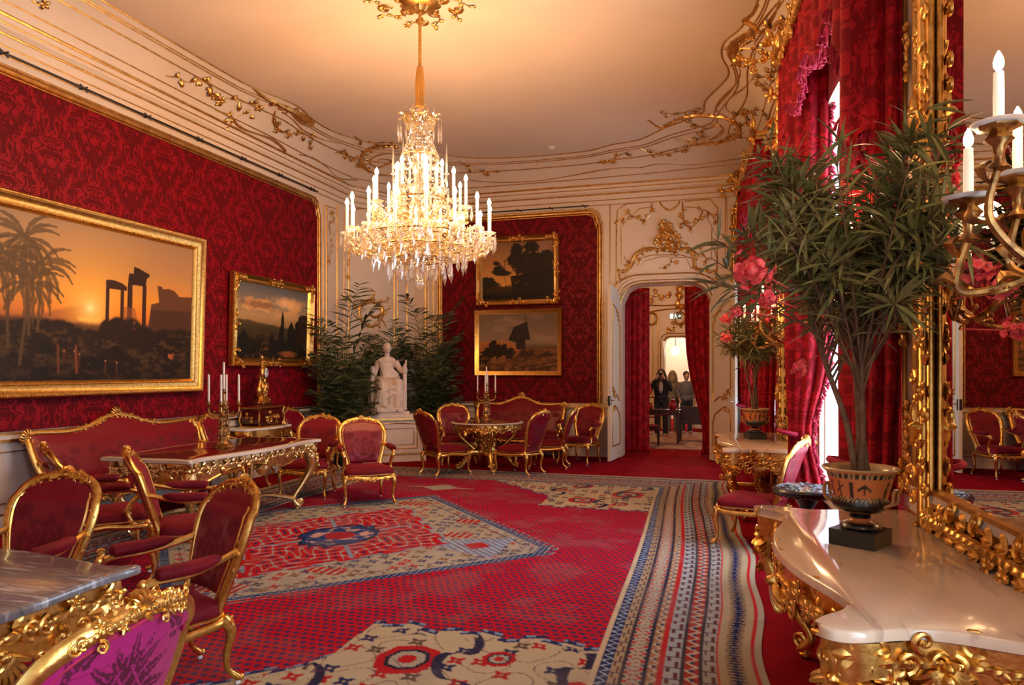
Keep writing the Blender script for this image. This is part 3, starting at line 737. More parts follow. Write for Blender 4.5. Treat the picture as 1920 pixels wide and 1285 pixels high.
def paint3():
    I = Img(340, 270, 1.3); x, y = I.x, I.y; n = fbm(x*5, y*5, 53); t = .6*fbm(x*16, y*16, 55)+.6*fbm(x*48, y*48, 57)-.1
    I.ramp([(0,(120,84,56)),(.4,(170,116,58)),(.7,(196,134,60)),(.78,(90,56,24)),(1,(18,12,8))], y+.05*(n-.5))
    I.mix(sm(.5,.7,n)*sm(.5,.2,y)*.5, (150,110,84)); I.mix(sm(.76,.8,y)*.8, (40,24,12)); I.mix(sm(.5,.6,t)*sm(.70,.72,y)*sm(.82,.76,y), (220,150,60))
    for cx, cy, rx, ry in ((.50,.14,.10,.12),(.70,.10,.12,.10),(.52,.34,.16,.18),(.66,.40,.20,.26),(.82,.45,.22,.24),(.92,.28,.10,.14),(.24,.5,.10,.10),(.20,.36,.05,.04),(.34,.54,.08,.05),(.08,.70,.14,.10)):
        d = np.hypot((x-cx)/rx, (y-cy)/ry)+1.1*(t-.5); I.mix(sm(1.05,.85,d), (34,24,12))
    I.mix(I.line((.55,.2),(.58,.8),.012), (28,18,10)); I.mix(I.line((.32,.3),(.33,.8),.005), (44,26,12)); I.mix(I.poly([(.4,.6),(1,.5),(1,.95),(.45,.95)])*sm(.2,.5,t+.1), (26,17,9)); I.mix(sm(.85,.95,y), (14,9,6))
    return I
def paint4():
    I = Img(340, 250, 1.38); x, y = I.x, I.y; n = fbm(x*4, y*7, 63); t = .6*fbm(x*16, y*16, 65)+.6*fbm(x*48, y*48, 67)-.1
    I.ramp([(0,(112,88,66)),(.5,(134,108,84)),(.6,(88,62,40)),(.63,(120,74,34)),(1,(70,42,22))], y); I.mix(sm(.5,.7,n)*sm(.6,.4,y)*.5, (160,130,100)); I.mix(sm(.0,1,x)*sm(.6,.1,y)*.35, (80,68,60))
    I.mix(I.poly([(.0,.47),(.4,.46),(.52,.6),(.5,.75),(0,.8)])*.8, (170,102,40))
    I.mix(I.poly([(.38,.46),(.45,.24),(.62,.14),(.66,.46),(.60,.46),(.60,.62),(.48,.62),(.48,.5)]), (44,30,20)); I.mix(I.line((.6,.05),(.64,.4),.006), (50,34,22))
    for cx, cy, r in ((.18,.55,.09),(.12,.70,.12),(.25,.65,.13),(.38,.68,.10),(.33,.58,.06),(.05,.8,.1)):
        d = np.hypot((x-cx)*1.38/r, (y-cy)/r)+1.3*(t-.5); I.mix(sm(1.05,.8,d), (36,22,14))
    I.mix(I.poly([(.48,.6),(.9,.66),(1,.72),(.5,.85),(.4,.78)])*sm(.3,.55,t), (50,30,18)); I.mix(sm(.5,.62,t)*sm(.72,.8,y)*.6, (150,96,50)); I.mix(I.line((.5,.95),(1,.82),.008), (60,36,22)); I.mix(I.line((.7,.97),(1,.9),.008), (60,36,22))
    return I
def frame_mesh(name, w, h, prof, parent, m, beads=0, corners=0):
    mb = MB()
    for d, y in prof:
        for x, z in ((w/2-d, d), (w/2-d, h-d), (-w/2+d, h-d), (-w/2+d, d)): mb.v.append((x, y, z))
    for r in range(len(prof)-1):
        for i in range(4): j = (i+1) % 4; mb.f.append([r*4+i, r*4+j, (r+1)*4+j, (r+1)*4+i]); mb.m.append(0)
    if beads:
        for d, y, s, k in beads:
            for a, b in (((w/2-d, d), (w/2-d, h-d)), ((w/2-d, h-d), (-w/2+d, h-d)), ((-w/2+d, h-d), (-w/2+d, d)), ((-w/2+d, d), (w/2-d, d))):
                L = math.hypot(a[0]-b[0], a[1]-b[1]); q = int(L/k); t = V((b[0]-a[0], 0, b[1]-a[1])).normalized()
                for i in range(q):
                    f = (i+.5)/q; mb.blob((a[0]+(b[0]-a[0])*f, y, a[1]+(b[1]-a[1])*f), t, (0,1,0), k*.42, s, s, 5, 4)
    if corners:
        W = prof[-1][0]; yy = max(y for _, y in prof)*.8
        for sx in (1, -1):
            for a in (0, 1):
                z = W*.5+(h-W)*a; c = V((sx*(w/2-W*.5), yy, z)); sz = 1-2*a
                carve(mb, [c+V((-sx*W*1.6,0,0)), c, c+V((0,0,sz*W*1.6))], (0,1,0), W*.9, .05, 7+a); shell(mb, c, (-sx,0,sz), (0,1,0), W*.6, .05)
        for c, t in ((V((0,yy,W*.5)), (1,0,0)), (V((0,yy,h-W*.5)), (1,0,0)), (V((w/2-W*.5,yy,h/2)), (0,0,1)), (V((-w/2+W*.5,yy,h/2)), (0,0,1))):
            t = V(t); carve(mb, [c-t*W*1.3, c+t*W*1.3], (0,1,0), W*.8, .045, 9)
    mb.mi = 0; mb.add([(w/2,0.002,0),(w/2,0.002,h),(-w/2,0.002,h),(-w/2,0.002,0)], [(0,1,2,3)])
    return mb.build(name, m, parent)
PROF_BIG = [(0,.0),(0,.09),(.02,.115),(.04,.11),(.055,.085),(.10,.075),(.13,.06),(.15,.07),(.165,.055),(.18,.03)]
PROF_MID = [(0,0),(0,.07),(.02,.10),(.045,.08),(.07,.06),(.10,.075),(.115,.05),(.13,.03)]
PROF_SM = [(0,0),(0,.05),(.02,.075),(.05,.06),(.08,.035),(.1,.03)]
def painting(label, I, w, h, loc, rz, prof, tilt, beads=0, corners=0, wires=()):
    t = thing('framed_painting', label, 'painting', loc, rz, 'gilt framed landscape paintings'); t.rotation_euler = (-math.radians(tilt), 0, rz)
    frame_mesh('picture_frame', w, h, prof, t, M_gold, beads, corners)
    d = prof[-1][0]; I.c *= 1.25; o = canvas_mesh('canvas', I, w-2*d+.01, h-2*d+.01, t, prof[-1][1]-.004); o.location.z = d-.005
    for x, L in wires:
        mb = MB(); mb.tube([(x, .01, h-.02), (x, .01-(L)*math.tan(math.radians(tilt))*.6, h+L)], .0016, 4); mb.build('hanging_wire', M_fringe, t)
    return t
painting('largest painting, an orange sunset over palms and ruined columns', paint1(), 3.55, 2.10, (XL+.03, 6.36, 1.37), -PI/2, PROF_BIG, 1.6, beads=[(.03,.112,.012,.03),(.14,.068,.012,.035)], wires=[(-1.2,1.35),(1.2,1.35)])
painting('painting of dark cypresses under a cloudy sky, beside the largest painting', paint2(), 2.12, 1.40, (XL+.03, 9.82, 1.72), -PI/2, PROF_MID, 1.6, corners=1, wires=[(-.85,1.7),(.85,1.7)])
painting('upper painting on the back wall, dark trees against a golden sky', paint3(), 1.72, 1.38, (-3.94, YB-.03, 2.96), PI, PROF_MID, .8, corners=1, wires=[(-.3,.45)])
painting('lower painting on the back wall, a ruined hut under a grey sky', paint4(), 1.82, 1.34, (-3.935, YB-.03, 1.55), PI, PROF_SM, .5)

# ================================================================ rug
def rug():
    st = .0115; W, Ln = 6.35, 9.55; nu, nv = int(W/st), int(Ln/st)
    a = np.linspace(0, W, nu+1); b = np.linspace(0, Ln, nv+1); A, B = np.meshgrid(a, b)     # A from the right edge leftwards, B from near to far
    ang = .033; ox, oy = .36, 1.55
    X = ox-A*math.cos(ang)-B*math.sin(ang)*1.0; Y = oy+B*math.cos(ang)-A*math.sin(ang)*0.0
    wav = .05*np.sin(Y*1.1+.6)*sm(1.4, 0, A)+.02*np.sin(Y*4)*sm(.5, 0, A); X = X+wav
    Z = .006+.004*vnoise(X*3+20, Y*3+20, 2)+.012*np.exp(-((np.mod(B+.3*np.sin(A*2), 2.3)-1.1)/.05)**2)*sm(1.2, 0, A)
    c = np.zeros(A.shape+(3,))
    def L(x): return np.array(lin(x))
    def mx(m, col): nonlocal c; m = np.clip(m, 0, 1)[..., None]; c = c*(1-m)+L(col)*m
    RED, NAVY, CREAM, LB = (178,18,36), (34,42,88), (160,152,136), (122,142,166)
    c[:] = L(RED); mx(.5*fbm(X*2+9, Y*9+9, 3), (150,12,26))
    # field: rows of small dark blue buds
    dx, dy = .062, .062; row = np.floor(B/dy); u = np.mod(A/dx+.5*np.mod(row, 2)+.12*np.sin(row), 1)-.5; v = np.mod(B/dy, 1)-.5
    d = np.hypot(u*1.25, v*1.55); mx(sm(.46, .36, d), NAVY); mx(sm(.14, .06, d)*.7, (130,40,60))
    p = X+3.68; q = Y-6.3
    def dia(hx, hy, bl=1.0): return np.maximum(np.abs(p)/hx+np.abs(q)/hy, np.abs(p)/(hx*bl))
    def small(cx, fq, cols, keep, th=.60):
        nonlocal c
        gx = A*fq; gy = B*fq; ix = np.floor(gx); iy = np.floor(gy); R = np.random.RandomState(cx).rand(64, 64, 4)
        r = R[ix.astype(int) % 64, iy.astype(int) % 64]; uu = gx-ix-.5+(r[..., 0]-.5)*.4; vv = gy-iy-.5+(r[..., 1]-.5)*.4
        rr = np.hypot(uu, vv); an = np.arctan2(vv, uu); pet = sm(.30, .24, rr*(1+.35*np.cos(an*4)))*sm(.05, .09, rr)
        for k, col in enumerate(cols): mx(pet*keep*((r[..., 2]*len(cols)).astype(int) == k)*(r[..., 3] < th+.3), col)
    D = dia(2.2, 2.3, .95); edge = D+.018*np.sign(np.sin((p-q)*38))*1
    mx(sm(1.045, 1.035, edge), CREAM); mx(sm(1.035, 1.03, edge), NAVY); mx(sm(1.035, 1.03, edge)*sm(.1, .3, np.sin((p+q)*70)*np.sin((p-q)*70)), LB); mx(sm(.975, .965, D), CREAM)
    keep = sm(.96, .95, D); small(11, 7.2, [(70,60,90),(165,40,40),(60,70,110),(120,90,60)], keep)
    mx(keep*sm(.02, .012, np.abs(D-.90))*(.5+.5*np.sign(np.sin((p+q)*60)))*.7, (90,80,100))
    # pendants and birds as small angular blocks
    for (bx, by, sx_, sy_) in ((1.15,.35,.14,.10),(-1.15,-.35,.14,.1),(.55,-1.15,.16,.08),(-.55,1.25,.16,.08),(1.0,1.0,.12,.1),(0,1.78,.2,.12),(0,-1.78,.2,.12)):
        m = (np.abs(p-bx) < sx_)*(np.abs(q-by) < sy_); mx(m*1.0, (160,30,34)); mx(m*(np.sin(p*90) > .4), CREAM)
    m = (p > .95)*(p < 1.72)*(np.abs(q) < (p-.95)*.45+.06); mx(m*.8, (150,165,185)); mx(m*(np.sin((p+q)*75) > .3)*.8, (80,95,140)); mx((np.abs(p-1.45)+np.abs(q) < .14)*1.0, (165,30,36))
    m = (-p > .95)*(-p < 1.72)*(np.abs(q) < (-p-.95)*.45+.06); mx(m*.8, (150,165,185)); mx(m*(np.sin((p+q)*75) > .3)*.8, (80,95,140))
    d2 = dia(1.12, 1.5)+.03*np.sign(np.sin(q*18)); mx(sm(1.05, 1.04, d2), LB); mx(sm(1.02, 1.01, d2), (170,22,30))
    k2 = sm(.97, .95, d2); an = np.abs(np.sin(p*22+2*np.sin(q*9)))*np.abs(np.sin(q*20+2*np.sin(p*11))); mx(k2*sm(.14, .09, an), (150,150,150)); mx(k2*sm(.82, .9, an), NAVY)
    mx(k2*sm(.03, .02, np.abs(np.abs(p)-np.abs(q)*.75)), LB)
    d3 = np.maximum(np.abs(p)/.42+np.abs(q)/.62, np.abs(p)/.34); d3 = np.maximum(d3, np.abs(q)/.42)+.05*np.sign(np.sin(p*40)); mx(sm(1.12, 1.1, d3), (20,30,60)); mx(sm(1.02, 1.0, d3), (34,60,116))
    mx(sm(.9, .88, d3)*sm(.6, .8, fbm(p*9+30, q*9+30, 7)+.15), (190,150,140)); mx(sm(.16, .14, np.hypot(p, q)), (150,40,50))
    # spandrels, the same at both ends
    qq = np.abs(q)                                    # 0 centre .. 4.75 end
    lim = np.where(p > 1.5, 2.05+.14*np.abs(np.mod((p-1.5)*2.2, 1)-.5), np.where(p > 1.38, 2.55+(1.6-p)*1.3, 2.85+(1.38-p)*1.0))
    lim = np.where(p > 1.68, 2.05+.14*np.abs(np.mod((p-1.5)*2.2, 1)-.5), lim)
    lim = lim+.03*np.sign(np.sin(p*24)); ap = np.abs(p); lim = np.where(p < -1.5, 2.05+.0*p, lim)
    sp_ = sm(-.005, .005, qq-lim)*(qq < 4.0)*(ap < 3.2); mx(sp_, (178,162,132)); mx(sp_*sm(.055, .05, qq-lim), NAVY); mx(sp_*sm(.035, .03, qq-lim)*(np.sin(p*60) > 0), LB)
    kp = sp_*sm(.08, .1, qq-lim); small(17, 6.5, [(40,44,80),(165,30,34),(90,70,60)], kp, .3)
    for (cx, cy, s_) in ((1.95,2.60,.19),(2.95,2.75,.13),(.95,3.15,.17),(2.45,3.15,.22),(3.0,3.3,.14),(2.45,2.45,.10),(1.5,3.3,.12),(1.75,3.7,.16),(.4,3.5,.12)):
        dd = np.maximum(np.abs(p-cx), np.abs(qq-cy)/1.1)+.35*np.minimum(np.abs(p-cx), np.abs(qq-cy)); mx(kp*sm(s_*1.02, s_, dd), (170,26,32)); mx(kp*sm(s_*.72, s_*.7, dd), (36,36,52)); mx(kp*sm(s_*.58, s_*.56, dd), CREAM); mx(kp*sm(s_*.3, s_*.28, dd), (170,26,32))
    for ph, am in ((2.25, .12), (2.95, .1), (1.35, .14)):
        cur = ph+am*np.sign(np.sin(qq*9))*np.abs(np.sin(qq*9))**.3+.3*(qq-2.6); mx(kp*sm(.035, .028, np.abs(p-cur)), (44,40,66))
    # small star between the medallion and the far end
    for s in (1, -1): mx(((np.abs(p+.15)*1.0+np.abs(q*s-3.0)*1.1) < .28)*(1-sp_)+((np.abs(p+.15) < .5)*(np.abs(q*s-3.0) < .06-.1*np.abs(p+.15)))*1.0, CREAM)
    # border of many stripes
    # thin outlines wandering through the cream grounds
    lines_ = np.abs(np.sin(p*7+1.6*np.sin(q*5)+.7)*np.sin(q*7.5+1.6*np.sin(p*6))); mx((kp+.7*keep*(1-sm(1.1, 1.04, d2)))*sm(.035, .02, np.abs(lines_-.28))*.75, (92,62,72))
    def stripes(e, along, mask):
        nonlocal c
        S_ = [(.035,(168,158,140),0),(.03,(180,30,36),0),(.045,(168,150,120),0),(.10,(150,128,96),2),(.045,(165,148,120),0),(.02,(176,30,36),0),(.075,(150,148,142),1),(.02,(60,50,60),0),(.085,(150,50,44),3),(.02,(60,50,60),0),(.10,(152,158,160),1),(.025,(170,34,38),0),(.06,(150,110,80),3),(.02,(40,40,60),0),(.11,(165,155,138),4),(.02,(60,50,60),0),(.055,(160,140,110),1),(.075,(34,42,82),5),(.03,(188,170,140),0)]
        x0 = 0
        for w_, col, pat in S_:
            m = mask*(e >= x0)*(e < x0+w_); mx(m, col); t = (e-x0)/w_
            tri = np.abs(np.mod(along*9, 1)-.5)*2
            if pat == 1: mx(m*(np.abs(t-.5-.25*np.sign(np.sin(along*42))) < .12)*1.0, (90,44,50)); mx(m*(np.abs(np.mod(along*6.7, 1)-.5) < .05), (60,64,100))
            if pat == 2: mx(m*(np.abs(t-.5) < .5*np.abs(np.mod(along*26, 1)-.5)*2), (24,36,80))
            if pat == 3: mx(m*(np.abs(t-tri*.7-.15) < .16), (180,170,150)); mx(m*(np.abs(t-.5)+np.abs(np.mod(along*9+.5, 1)-.5) < .22), (40,60,100))
            if pat == 4: mx(m*(np.abs(t-np.clip(tri*1.6-.3, .1, .9)) < .10), (170,50,50)); mx(m*(np.abs(t-np.clip(1.3-tri*1.6, .1, .9)) < .05), (50,50,80))
            if pat == 5: mx(m*(np.abs(t-(np.abs(np.mod(along*13, 1)-.5)*1.4+.15)) < .12), (150,165,185))
            x0 += w_
        return x0
    w_ = stripes(A, B, (A < B+9)); ef = Ln-B; mk = (ef < A)*(ef < .95); stripes(ef, A, mk); mk = (B < A)*(B < .95); stripes(B, A, mk); stripes(W-A, B, (W-A < B)*(W-A < ef))
    mx(.22*sm(.45, .7, fbm(X*3+40, Y*3+40, 21)), (120,110,110))
    n = X.size; co = np.stack([X.ravel(), Y.ravel(), Z.ravel()], 1); hh, ww = X.shape
    me = bpy.data.meshes.new('patterned_rug'); i = (np.arange(hh-1)[:, None]*ww+np.arange(ww-1)[None]).ravel(); f = np.stack([i, i+ww, i+ww+1, i+1], 1).astype(np.int32)
    me.vertices.add(n); me.vertices.foreach_set('co', co.ravel().astype(np.float32)); me.loops.add(f.size); me.loops.foreach_set('vertex_index', f.ravel())
    me.polygons.add(len(f)); me.polygons.foreach_set('loop_start', (np.arange(len(f))*4).astype(np.int32)); me.update(calc_edges=True)
    at = me.color_attributes.new('Col', 'FLOAT_COLOR', 'POINT'); at.data.foreach_set('color', np.concatenate([c, np.ones(c.shape[:2]+(1,))], 2).ravel().astype(np.float32))
    me.materials.append(M_rug); o = bpy.data.objects.new('patterned_rug', me); C.objects.link(o)
    tag(o, 'huge red patterned rug with a cream medallion and striped border', 'rug')
rug()

# ================================================================ door leaves, doorway, next room
def door_leaf(name, hx, hy, fx, fy, ztop, side):
    a = V((hx, hy, 0)); b = V((fx, fy, 0)); t = (b-a).normalized(); L = (b-a).length; ang = math.atan2(t.y, t.x)
    mb = MB(); k = 10; pts = [(0, .02)]+[(L, .02)]+[(L*(1-i/k), ztop-.34*(1-math.sqrt(max(0, 1-(max(0, i/k-.25)/.75)**2)))) for i in range(k+1)]
    q = len(pts); vs = [(x, -.025, z) for x, z in pts]+[(x, .025, z) for x, z in pts]
    mb.add(vs, [tuple(range(q)), tuple(range(2*q-1, q-1, -1))]+[(i, q+i, q+(i+1) % q, (i+1) % q) for i in range(q)])
    o = mb.build(name, M_door, smooth=False); o.location = a; o.rotation_euler = (0, 0, ang); struct(o)
    g = MB()
    for s in (-1, 1):
        y = s*.03; m_ = .13; zt = ztop-.42
        up_ = [(m_, 1.25), (m_, zt-.3), (m_+.1, zt-.1), (L/2, zt+.02), (L-m_, zt+.12), (L-m_, 1.35), (L-m_-.08, 1.30), (L/2+.1, 1.15), (L/2-.05, 1.2), (m_+.05, 1.1)]
        lo_ = [(m_, .28), (m_, .72), (m_+.06, .86), (L/2, .98), (L/2+.12, 1.02), (L-m_-.03, .98), (L-m_, .8), (L-m_, .28)]
        for P in (up_, lo_): g.tube([(x, y, z) for x, z in P]+[(P[0][0], y, P[0][1])], .014, 6)
        carve(g, [(L-m_, y, 1.3), (L-m_-.1, y, 1.25), (L/2, y, 1.18)], (0, s, 0), .1, .03, 4); carve(g, [(L/2, y, .98), (L-m_-.03, y, .96)], (0, s, 0), .09, .03, 5)
        carve(g, [(m_, y, zt-.3), (m_+.1, y, zt-.1), (L/2, y, zt)], (0, s, 0), .1, .03, 6)
    g.build('gilded_panel_moulding', M_gold, o)
    h = MB()
    for s in (-1, 1): h.box((L-.07, s*.025-.004, 1.02), (L-.03, s*.025+.004, 1.2)); h.tube([(L-.05, s*.03, 1.12), (L-.05, s*.07, 1.12), (L-.13, s*.07, 1.12)], .008, 6)
    h.box((L-.003, -.02, 1.02), (L+.004, .02, 1.2)); h.build('lock', M_black if side < 0 else M_caster, o); return o
door_leaf('door_1', DX1+.02, YB-.03, .20, 12.86, 3.2, 1)
door_leaf('door_2', DX0-.02, YB-.03, -1.99, 12.74, 3.2, -1)
def arch_pts(x0, x1, zb, rise, y, grow=0):
    P = [(x0-grow, y, 0)]; k = 18
    for i in range(k+1):
        x = i/k; e = abs(x*2-1); z = zb+grow-rise*(1-math.sqrt(max(0, 1-max(0, (e-.45)/.55)**2)))
        P.append((x0-grow+(x1-x0+2*grow)*x, y, z))
    P.append((x1+grow, y, 0)); return [V(p) for p in P]
mb = MB()
for gr, r, d in ((.03,.03,.01),(.085,.045,.0),(.14,.03,.01)): mb.tube(arch_pts(DX0, DX1, DTOP, DRISE, YB-d, gr), r, 8)
struct(mb.build('trim_door_surround', M_cream))
mb = MB()
for gr, r in ((.005,.012),(.055,.01),(.165,.014)): mb.tube(arch_pts(DX0, DX1, DTOP, DRISE, YB-.035, gr), r, 6)
struct(mb.build('trim_gilded_door_surround', M_goldw))
# next room
Y2 = 21.0; XA, XBb = -4.6, 2.2
mb = MB(); mb.box((XA-.2, YB+.0, -.1), (XBb+.2, 25, -.0)); struct(mb.build('floor_next_room', M_carpet, smooth=False))
mb = MB(); mb.box((XA-.2, YB+.55, 4.6), (XBb+.2, 25.2, 4.7)); struct(mb.build('ceiling_next_room', M_cream, smooth=False))
mb = MB(); mb.box((XA-.2, YB+.55, 0), (XA, 25, 4.6)); mb.box((XBb, YB+.55, 0), (XBb+.2, 25, 4.6)); mb.box((XA, 25, 0), (XBb, 25.2, 4.6)); struct(mb.build('wall_next_room_sides', M_cream, smooth=False))
w2 = wall_poly('wall_next_room', V((XA, Y2, 0)), V((XBb, Y2, 0)), [(-1.66-XA, -.95-XA, 0, 2.62, .2)], .3, M_cream, 4.6)
g = MB(); y_ = Y2-.02
for gr, r in ((.04,.02),(.12,.012)): g.tube(arch_pts(-1.66, -.95, 2.62, .2, y_, gr), r, 6)
for x in (-2.25, -2.0, -1.85, -.72, -.6, -.35): g.tube([(x, y_, .9), (x, y_, 3.3)], .014, 5)
carve(g, [(-1.2, y_, 4.1), (-1.25, y_, 3.8), (-1.3, y_, 3.5)], (0,-1,0), .42, .12, 3, 1.6); carve(g, [(-2.3, y_, 3.75), (-1.9, y_, 3.85), (-1.5, y_, 3.8)], (0,-1,0), .25, .08, 4)
carve(g, [(-1.0, y_, 3.75), (-.6, y_, 3.6)], (0,-1,0), .25, .08, 5); carve(g, [(-1.6, y_, 2.75), (-1.3, y_, 3.0), (-.9, y_, 3.05), (-.75, y_, 2.9)], (0,-1,0), .2, .07, 6); carve(g, [(-.8, y_, 3.4), (-.65, y_, 3.0)], (0,-1,0), .2, .07, 8)
for P in ([(-2.4, y_, 3.3), (-1.8, y_, 3.42), (-1.2, y_, 3.45), (-.4, y_, 3.35)], [(-2.4, y_, 3.6), (-1.6, y_, 3.55), (-.4, y_, 3.6)]): g.tube(cr(P, 5), .02, 5)
g.tube([(XA, y_, .9), (-1.8, y_, .9)], .02, 5); g.tube([(-.85, y_, .9), (XBb, y_, .9)], .02, 5)
for cx in (-2.02, -1.22):
    g.tube([(cx+.15*math.cos(a*PI/12), y_-.06, 3.18+.17*math.sin(a*PI/12)) for a in range(24)], .03, 6, closed=True)
struct(g.build('trim_next_room_gilding', M_goldw))
mb = MB(); mb.box((-1.68, Y2-.75, .01), (-1.64, Y2-.02, 2.5)); mb.box((-1.635, Y2-.68, 1.1), (-1.625, Y2-.1, 2.3)); o = mb.build('door_3', M_door, smooth=False); struct(o)
lamp('POINT', 'next_room_fill_light', (-1.5, 17.3, 3.9), 75, (1, .62, .33), shadow_soft_size=.3)  # added warm point light for the next room, no fitting modelled
lamp('POINT', 'far_room_light', (-1.3, 23.2, 2.9), 110, (1, .93, .85), shadow_soft_size=.2)
mb = MB(); p = V((-1.46, 22.6, 2.27)); mb.lathe([(.0,-.13),(.08,-.11),(.13,-.03),(.11,.08),(.04,.13),(.02,.14)], p, 14)
t = thing('globe_lamp', 'glowing white hanging lamp seen far through the doorways', 'lamp', (0,0,0)); mb.build('lamp_globe', emis('lit_globe', (1,.93,.8), 6), t)
mb = MB(); mb.tube([p+V((0,0,.14)), p+V((0,0,2.33))], .01, 5); mb.build('cord', M_black, t)
# rug in the next room
mb = MB(); mb.box((-3.2, 15.25, 0), (.9, 19.6, .012))
tag(mb.build('patterned_rug', mat('faded_rug', (.42,.30,.22), .95, col2=(.22,.06,.05), vs=5), smooth=False), 'faded patterned rug on the floor beyond the doorway', 'rug')
# exit signs (running figure and arrow)
M_sign = mat('dark_sign', (.02,.035,.035), .4); M_signw = emis('sign_white', (.8,.85,.8), .6)
def exit_sign(x, y, z, s, label):
    t = thing('exit_sign', label, 'sign', (x, y, z)); mb = MB(); mb.box((-.16*s, -.02*s, -.08*s), (.16*s, .02*s, .08*s)); mb.build('sign_box', M_sign, t, smooth=False)
    mb = MB(); yy = -.022*s
    mb.box((-.14*s, yy, -.065*s), (-.05*s, -.02*s, .065*s)); mb.build('doorway_symbol', M_signw, t, smooth=False)
    mb = MB(); mb.tube([(.0,yy,.045*s),(.01*s,yy,-.005*s),(-.02*s,yy,-.06*s)], .010*s, 5); mb.tube([(.01*s,yy,-.005*s),(.04*s,yy,-.03*s),(.05*s,yy,-.06*s)], .010*s, 5); mb.tube([(-.03*s,yy,.01*s),(0,yy,.03*s),(.03*s,yy,.01*s)], .008*s, 5); mb.blob((.0,yy,.06*s),(0,0,1),(0,1,0),.012*s,.012*s,.005*s,6,4)
    mb.tube([(.07*s,yy,0),(.14*s,yy,0)], .008*s, 5); mb.tube([(.11*s,yy,.03*s),(.14*s,yy,0),(.11*s,yy,-.03*s)], .008*s, 5); mb.build('running_figure_symbol', M_signw, t)
    mb = MB(); mb.tube([(0,0,.08*s),(0,0,.08*s+.25)], .006, 5); mb.build('bracket', M_black, t)
    return t
exit_sign(-1.24, 19.2, 3.10, 1.0, 'larger dark exit sign hanging in the room beyond the doorway'); exit_sign(-1.02, 22.2, 2.62, .55, 'smaller dark exit sign seen through the second doorway')
# ================================================================ windows, curtains, mirrors
RZR = PI/2+math.atan(.0585)           # things standing against the window wall: local x along the wall (away), local y into the room
def rloc(y, z=0): return (RW(y), y, z)
def on_r(y, dx, z): return V((RW(y)-dx, y, z))
for i, (y0, y1) in enumerate(WINS):
    ym = (y0+y1)/2; mb = MB(); hw = (y1-y0)/2; D = -.36
    for x0, x1, z0, z1 in ((-hw,-hw+.08,.55,WIN_TOP),(hw-.08,hw,.55,WIN_TOP),(-.04,.04,.55,WIN_TOP),(-hw,hw,.55,.65),(-hw,hw,3.95,WIN_TOP),(-hw,hw,3.0,3.08)):
        mb.box((x0, D-.03, z0), (x1, D+.03, z1))
    for z in (1.35, 2.2):
        mb.box((-hw, D-.015, z-.02), (hw, D+.015, z+.02))
    mb.box((-hw-.02, -.44, .50), (hw+.02, .10, .56))
    for s in (-1, 1):
        for z0, z1 in ((.7,1.7),(1.8,2.9),(3.0,3.9)):
            mb.box((s*hw-(.012 if s > 0 else 0), -.30, z0), (s*hw+(.012 if s < 0 else 0), -.05, z1))
    o = struct(mb.build('window_%d' % (i+1), M_whitewood, smooth=False)); o.location = rloc(ym); o.rotation_euler = (0,0,RZR)
    mb = MB(); mb.box((-hw+.08, D-.006, .65), (-.04, D+.0, 3.95)); mb.box((.04, D-.006, .65), (hw-.08, D+.0, 3.95)); mb.build('pane', M_pane, o, smooth=False)
    mb = MB(); mb.tube([(.0,D+.03,1.7),(.0,D+.07,1.7),(.06,D+.08,1.7)], .012, 6); mb.build('window_handle', M_gold, o)
def path_at(P, s):
    n = len(P)-1; f = min(s*n, n-1e-6); i = int(f); return P[i].lerp(P[i+1], f-i), (P[i+1]-P[i]).normalized()
def sheet(mb, P, z0, z1, folds, amp, tie=None, nu=90, nv=26, seed=0, lean=None, bottom=None):
    P = cr([V((p[0], p[1], 0)) for p in P], 10); rnd = random.Random(seed); ph = [rnd.uniform(0, 6) for _ in range(4)]
    def F(s, t):
        zb = z0 if bottom is None else bottom(s)
        z = z1+(zb-z1)*t; p, tg = path_at(P, s); nn = V((tg.y, -tg.x, 0)); q = p+nn*amp*(math.sin(s*folds*2*PI+.8*math.sin(s*9+ph[0]))*(.6+.4*t)+.35*math.sin(s*folds*4.3+ph[1]+t*2))
        if tie:
            zt, st, sa, wd = tie; k = st*math.exp(-((z-zt)/wd)**2); a, _ = path_at(P, sa); q = q.lerp(a+(q-a)*.12, k)
        if lean: q += V(lean)*t
        return (q.x, q.y, z)
    mb.grid(F, nu, nv); return F
def fringe(mb, pts, L, seed=0, dirn=(0,0,-1), rad=.012):
    rnd = random.Random(seed); P = [V(p) for p in pts]; d0 = V(dirn)
    tot = sum((P[i+1]-P[i]).length for i in range(len(P)-1)); k = int(tot/.02); 
    for i in range(k):
        s = tot*i/k; a = 0
        for j in range(len(P)-1):
            l = (P[j+1]-P[j]).length
            if a+l >= s: p = P[j].lerp(P[j+1], (s-a)/max(l,1e-6)); break
            a += l
        d = (d0+V((rnd.uniform(-.5,.5), rnd.uniform(-.5,.5), rnd.uniform(-.3,.3)))).normalized()
        mb.tube([p, p+d*L*.6, p+d*L+V((0,0,-L*.3))], [rad*.5, rad*.6, rad], 4)
def solid(o, th=.008):
    m = o.modifiers.new('thickness', 'SOLIDIFY'); m.thickness = th; return o
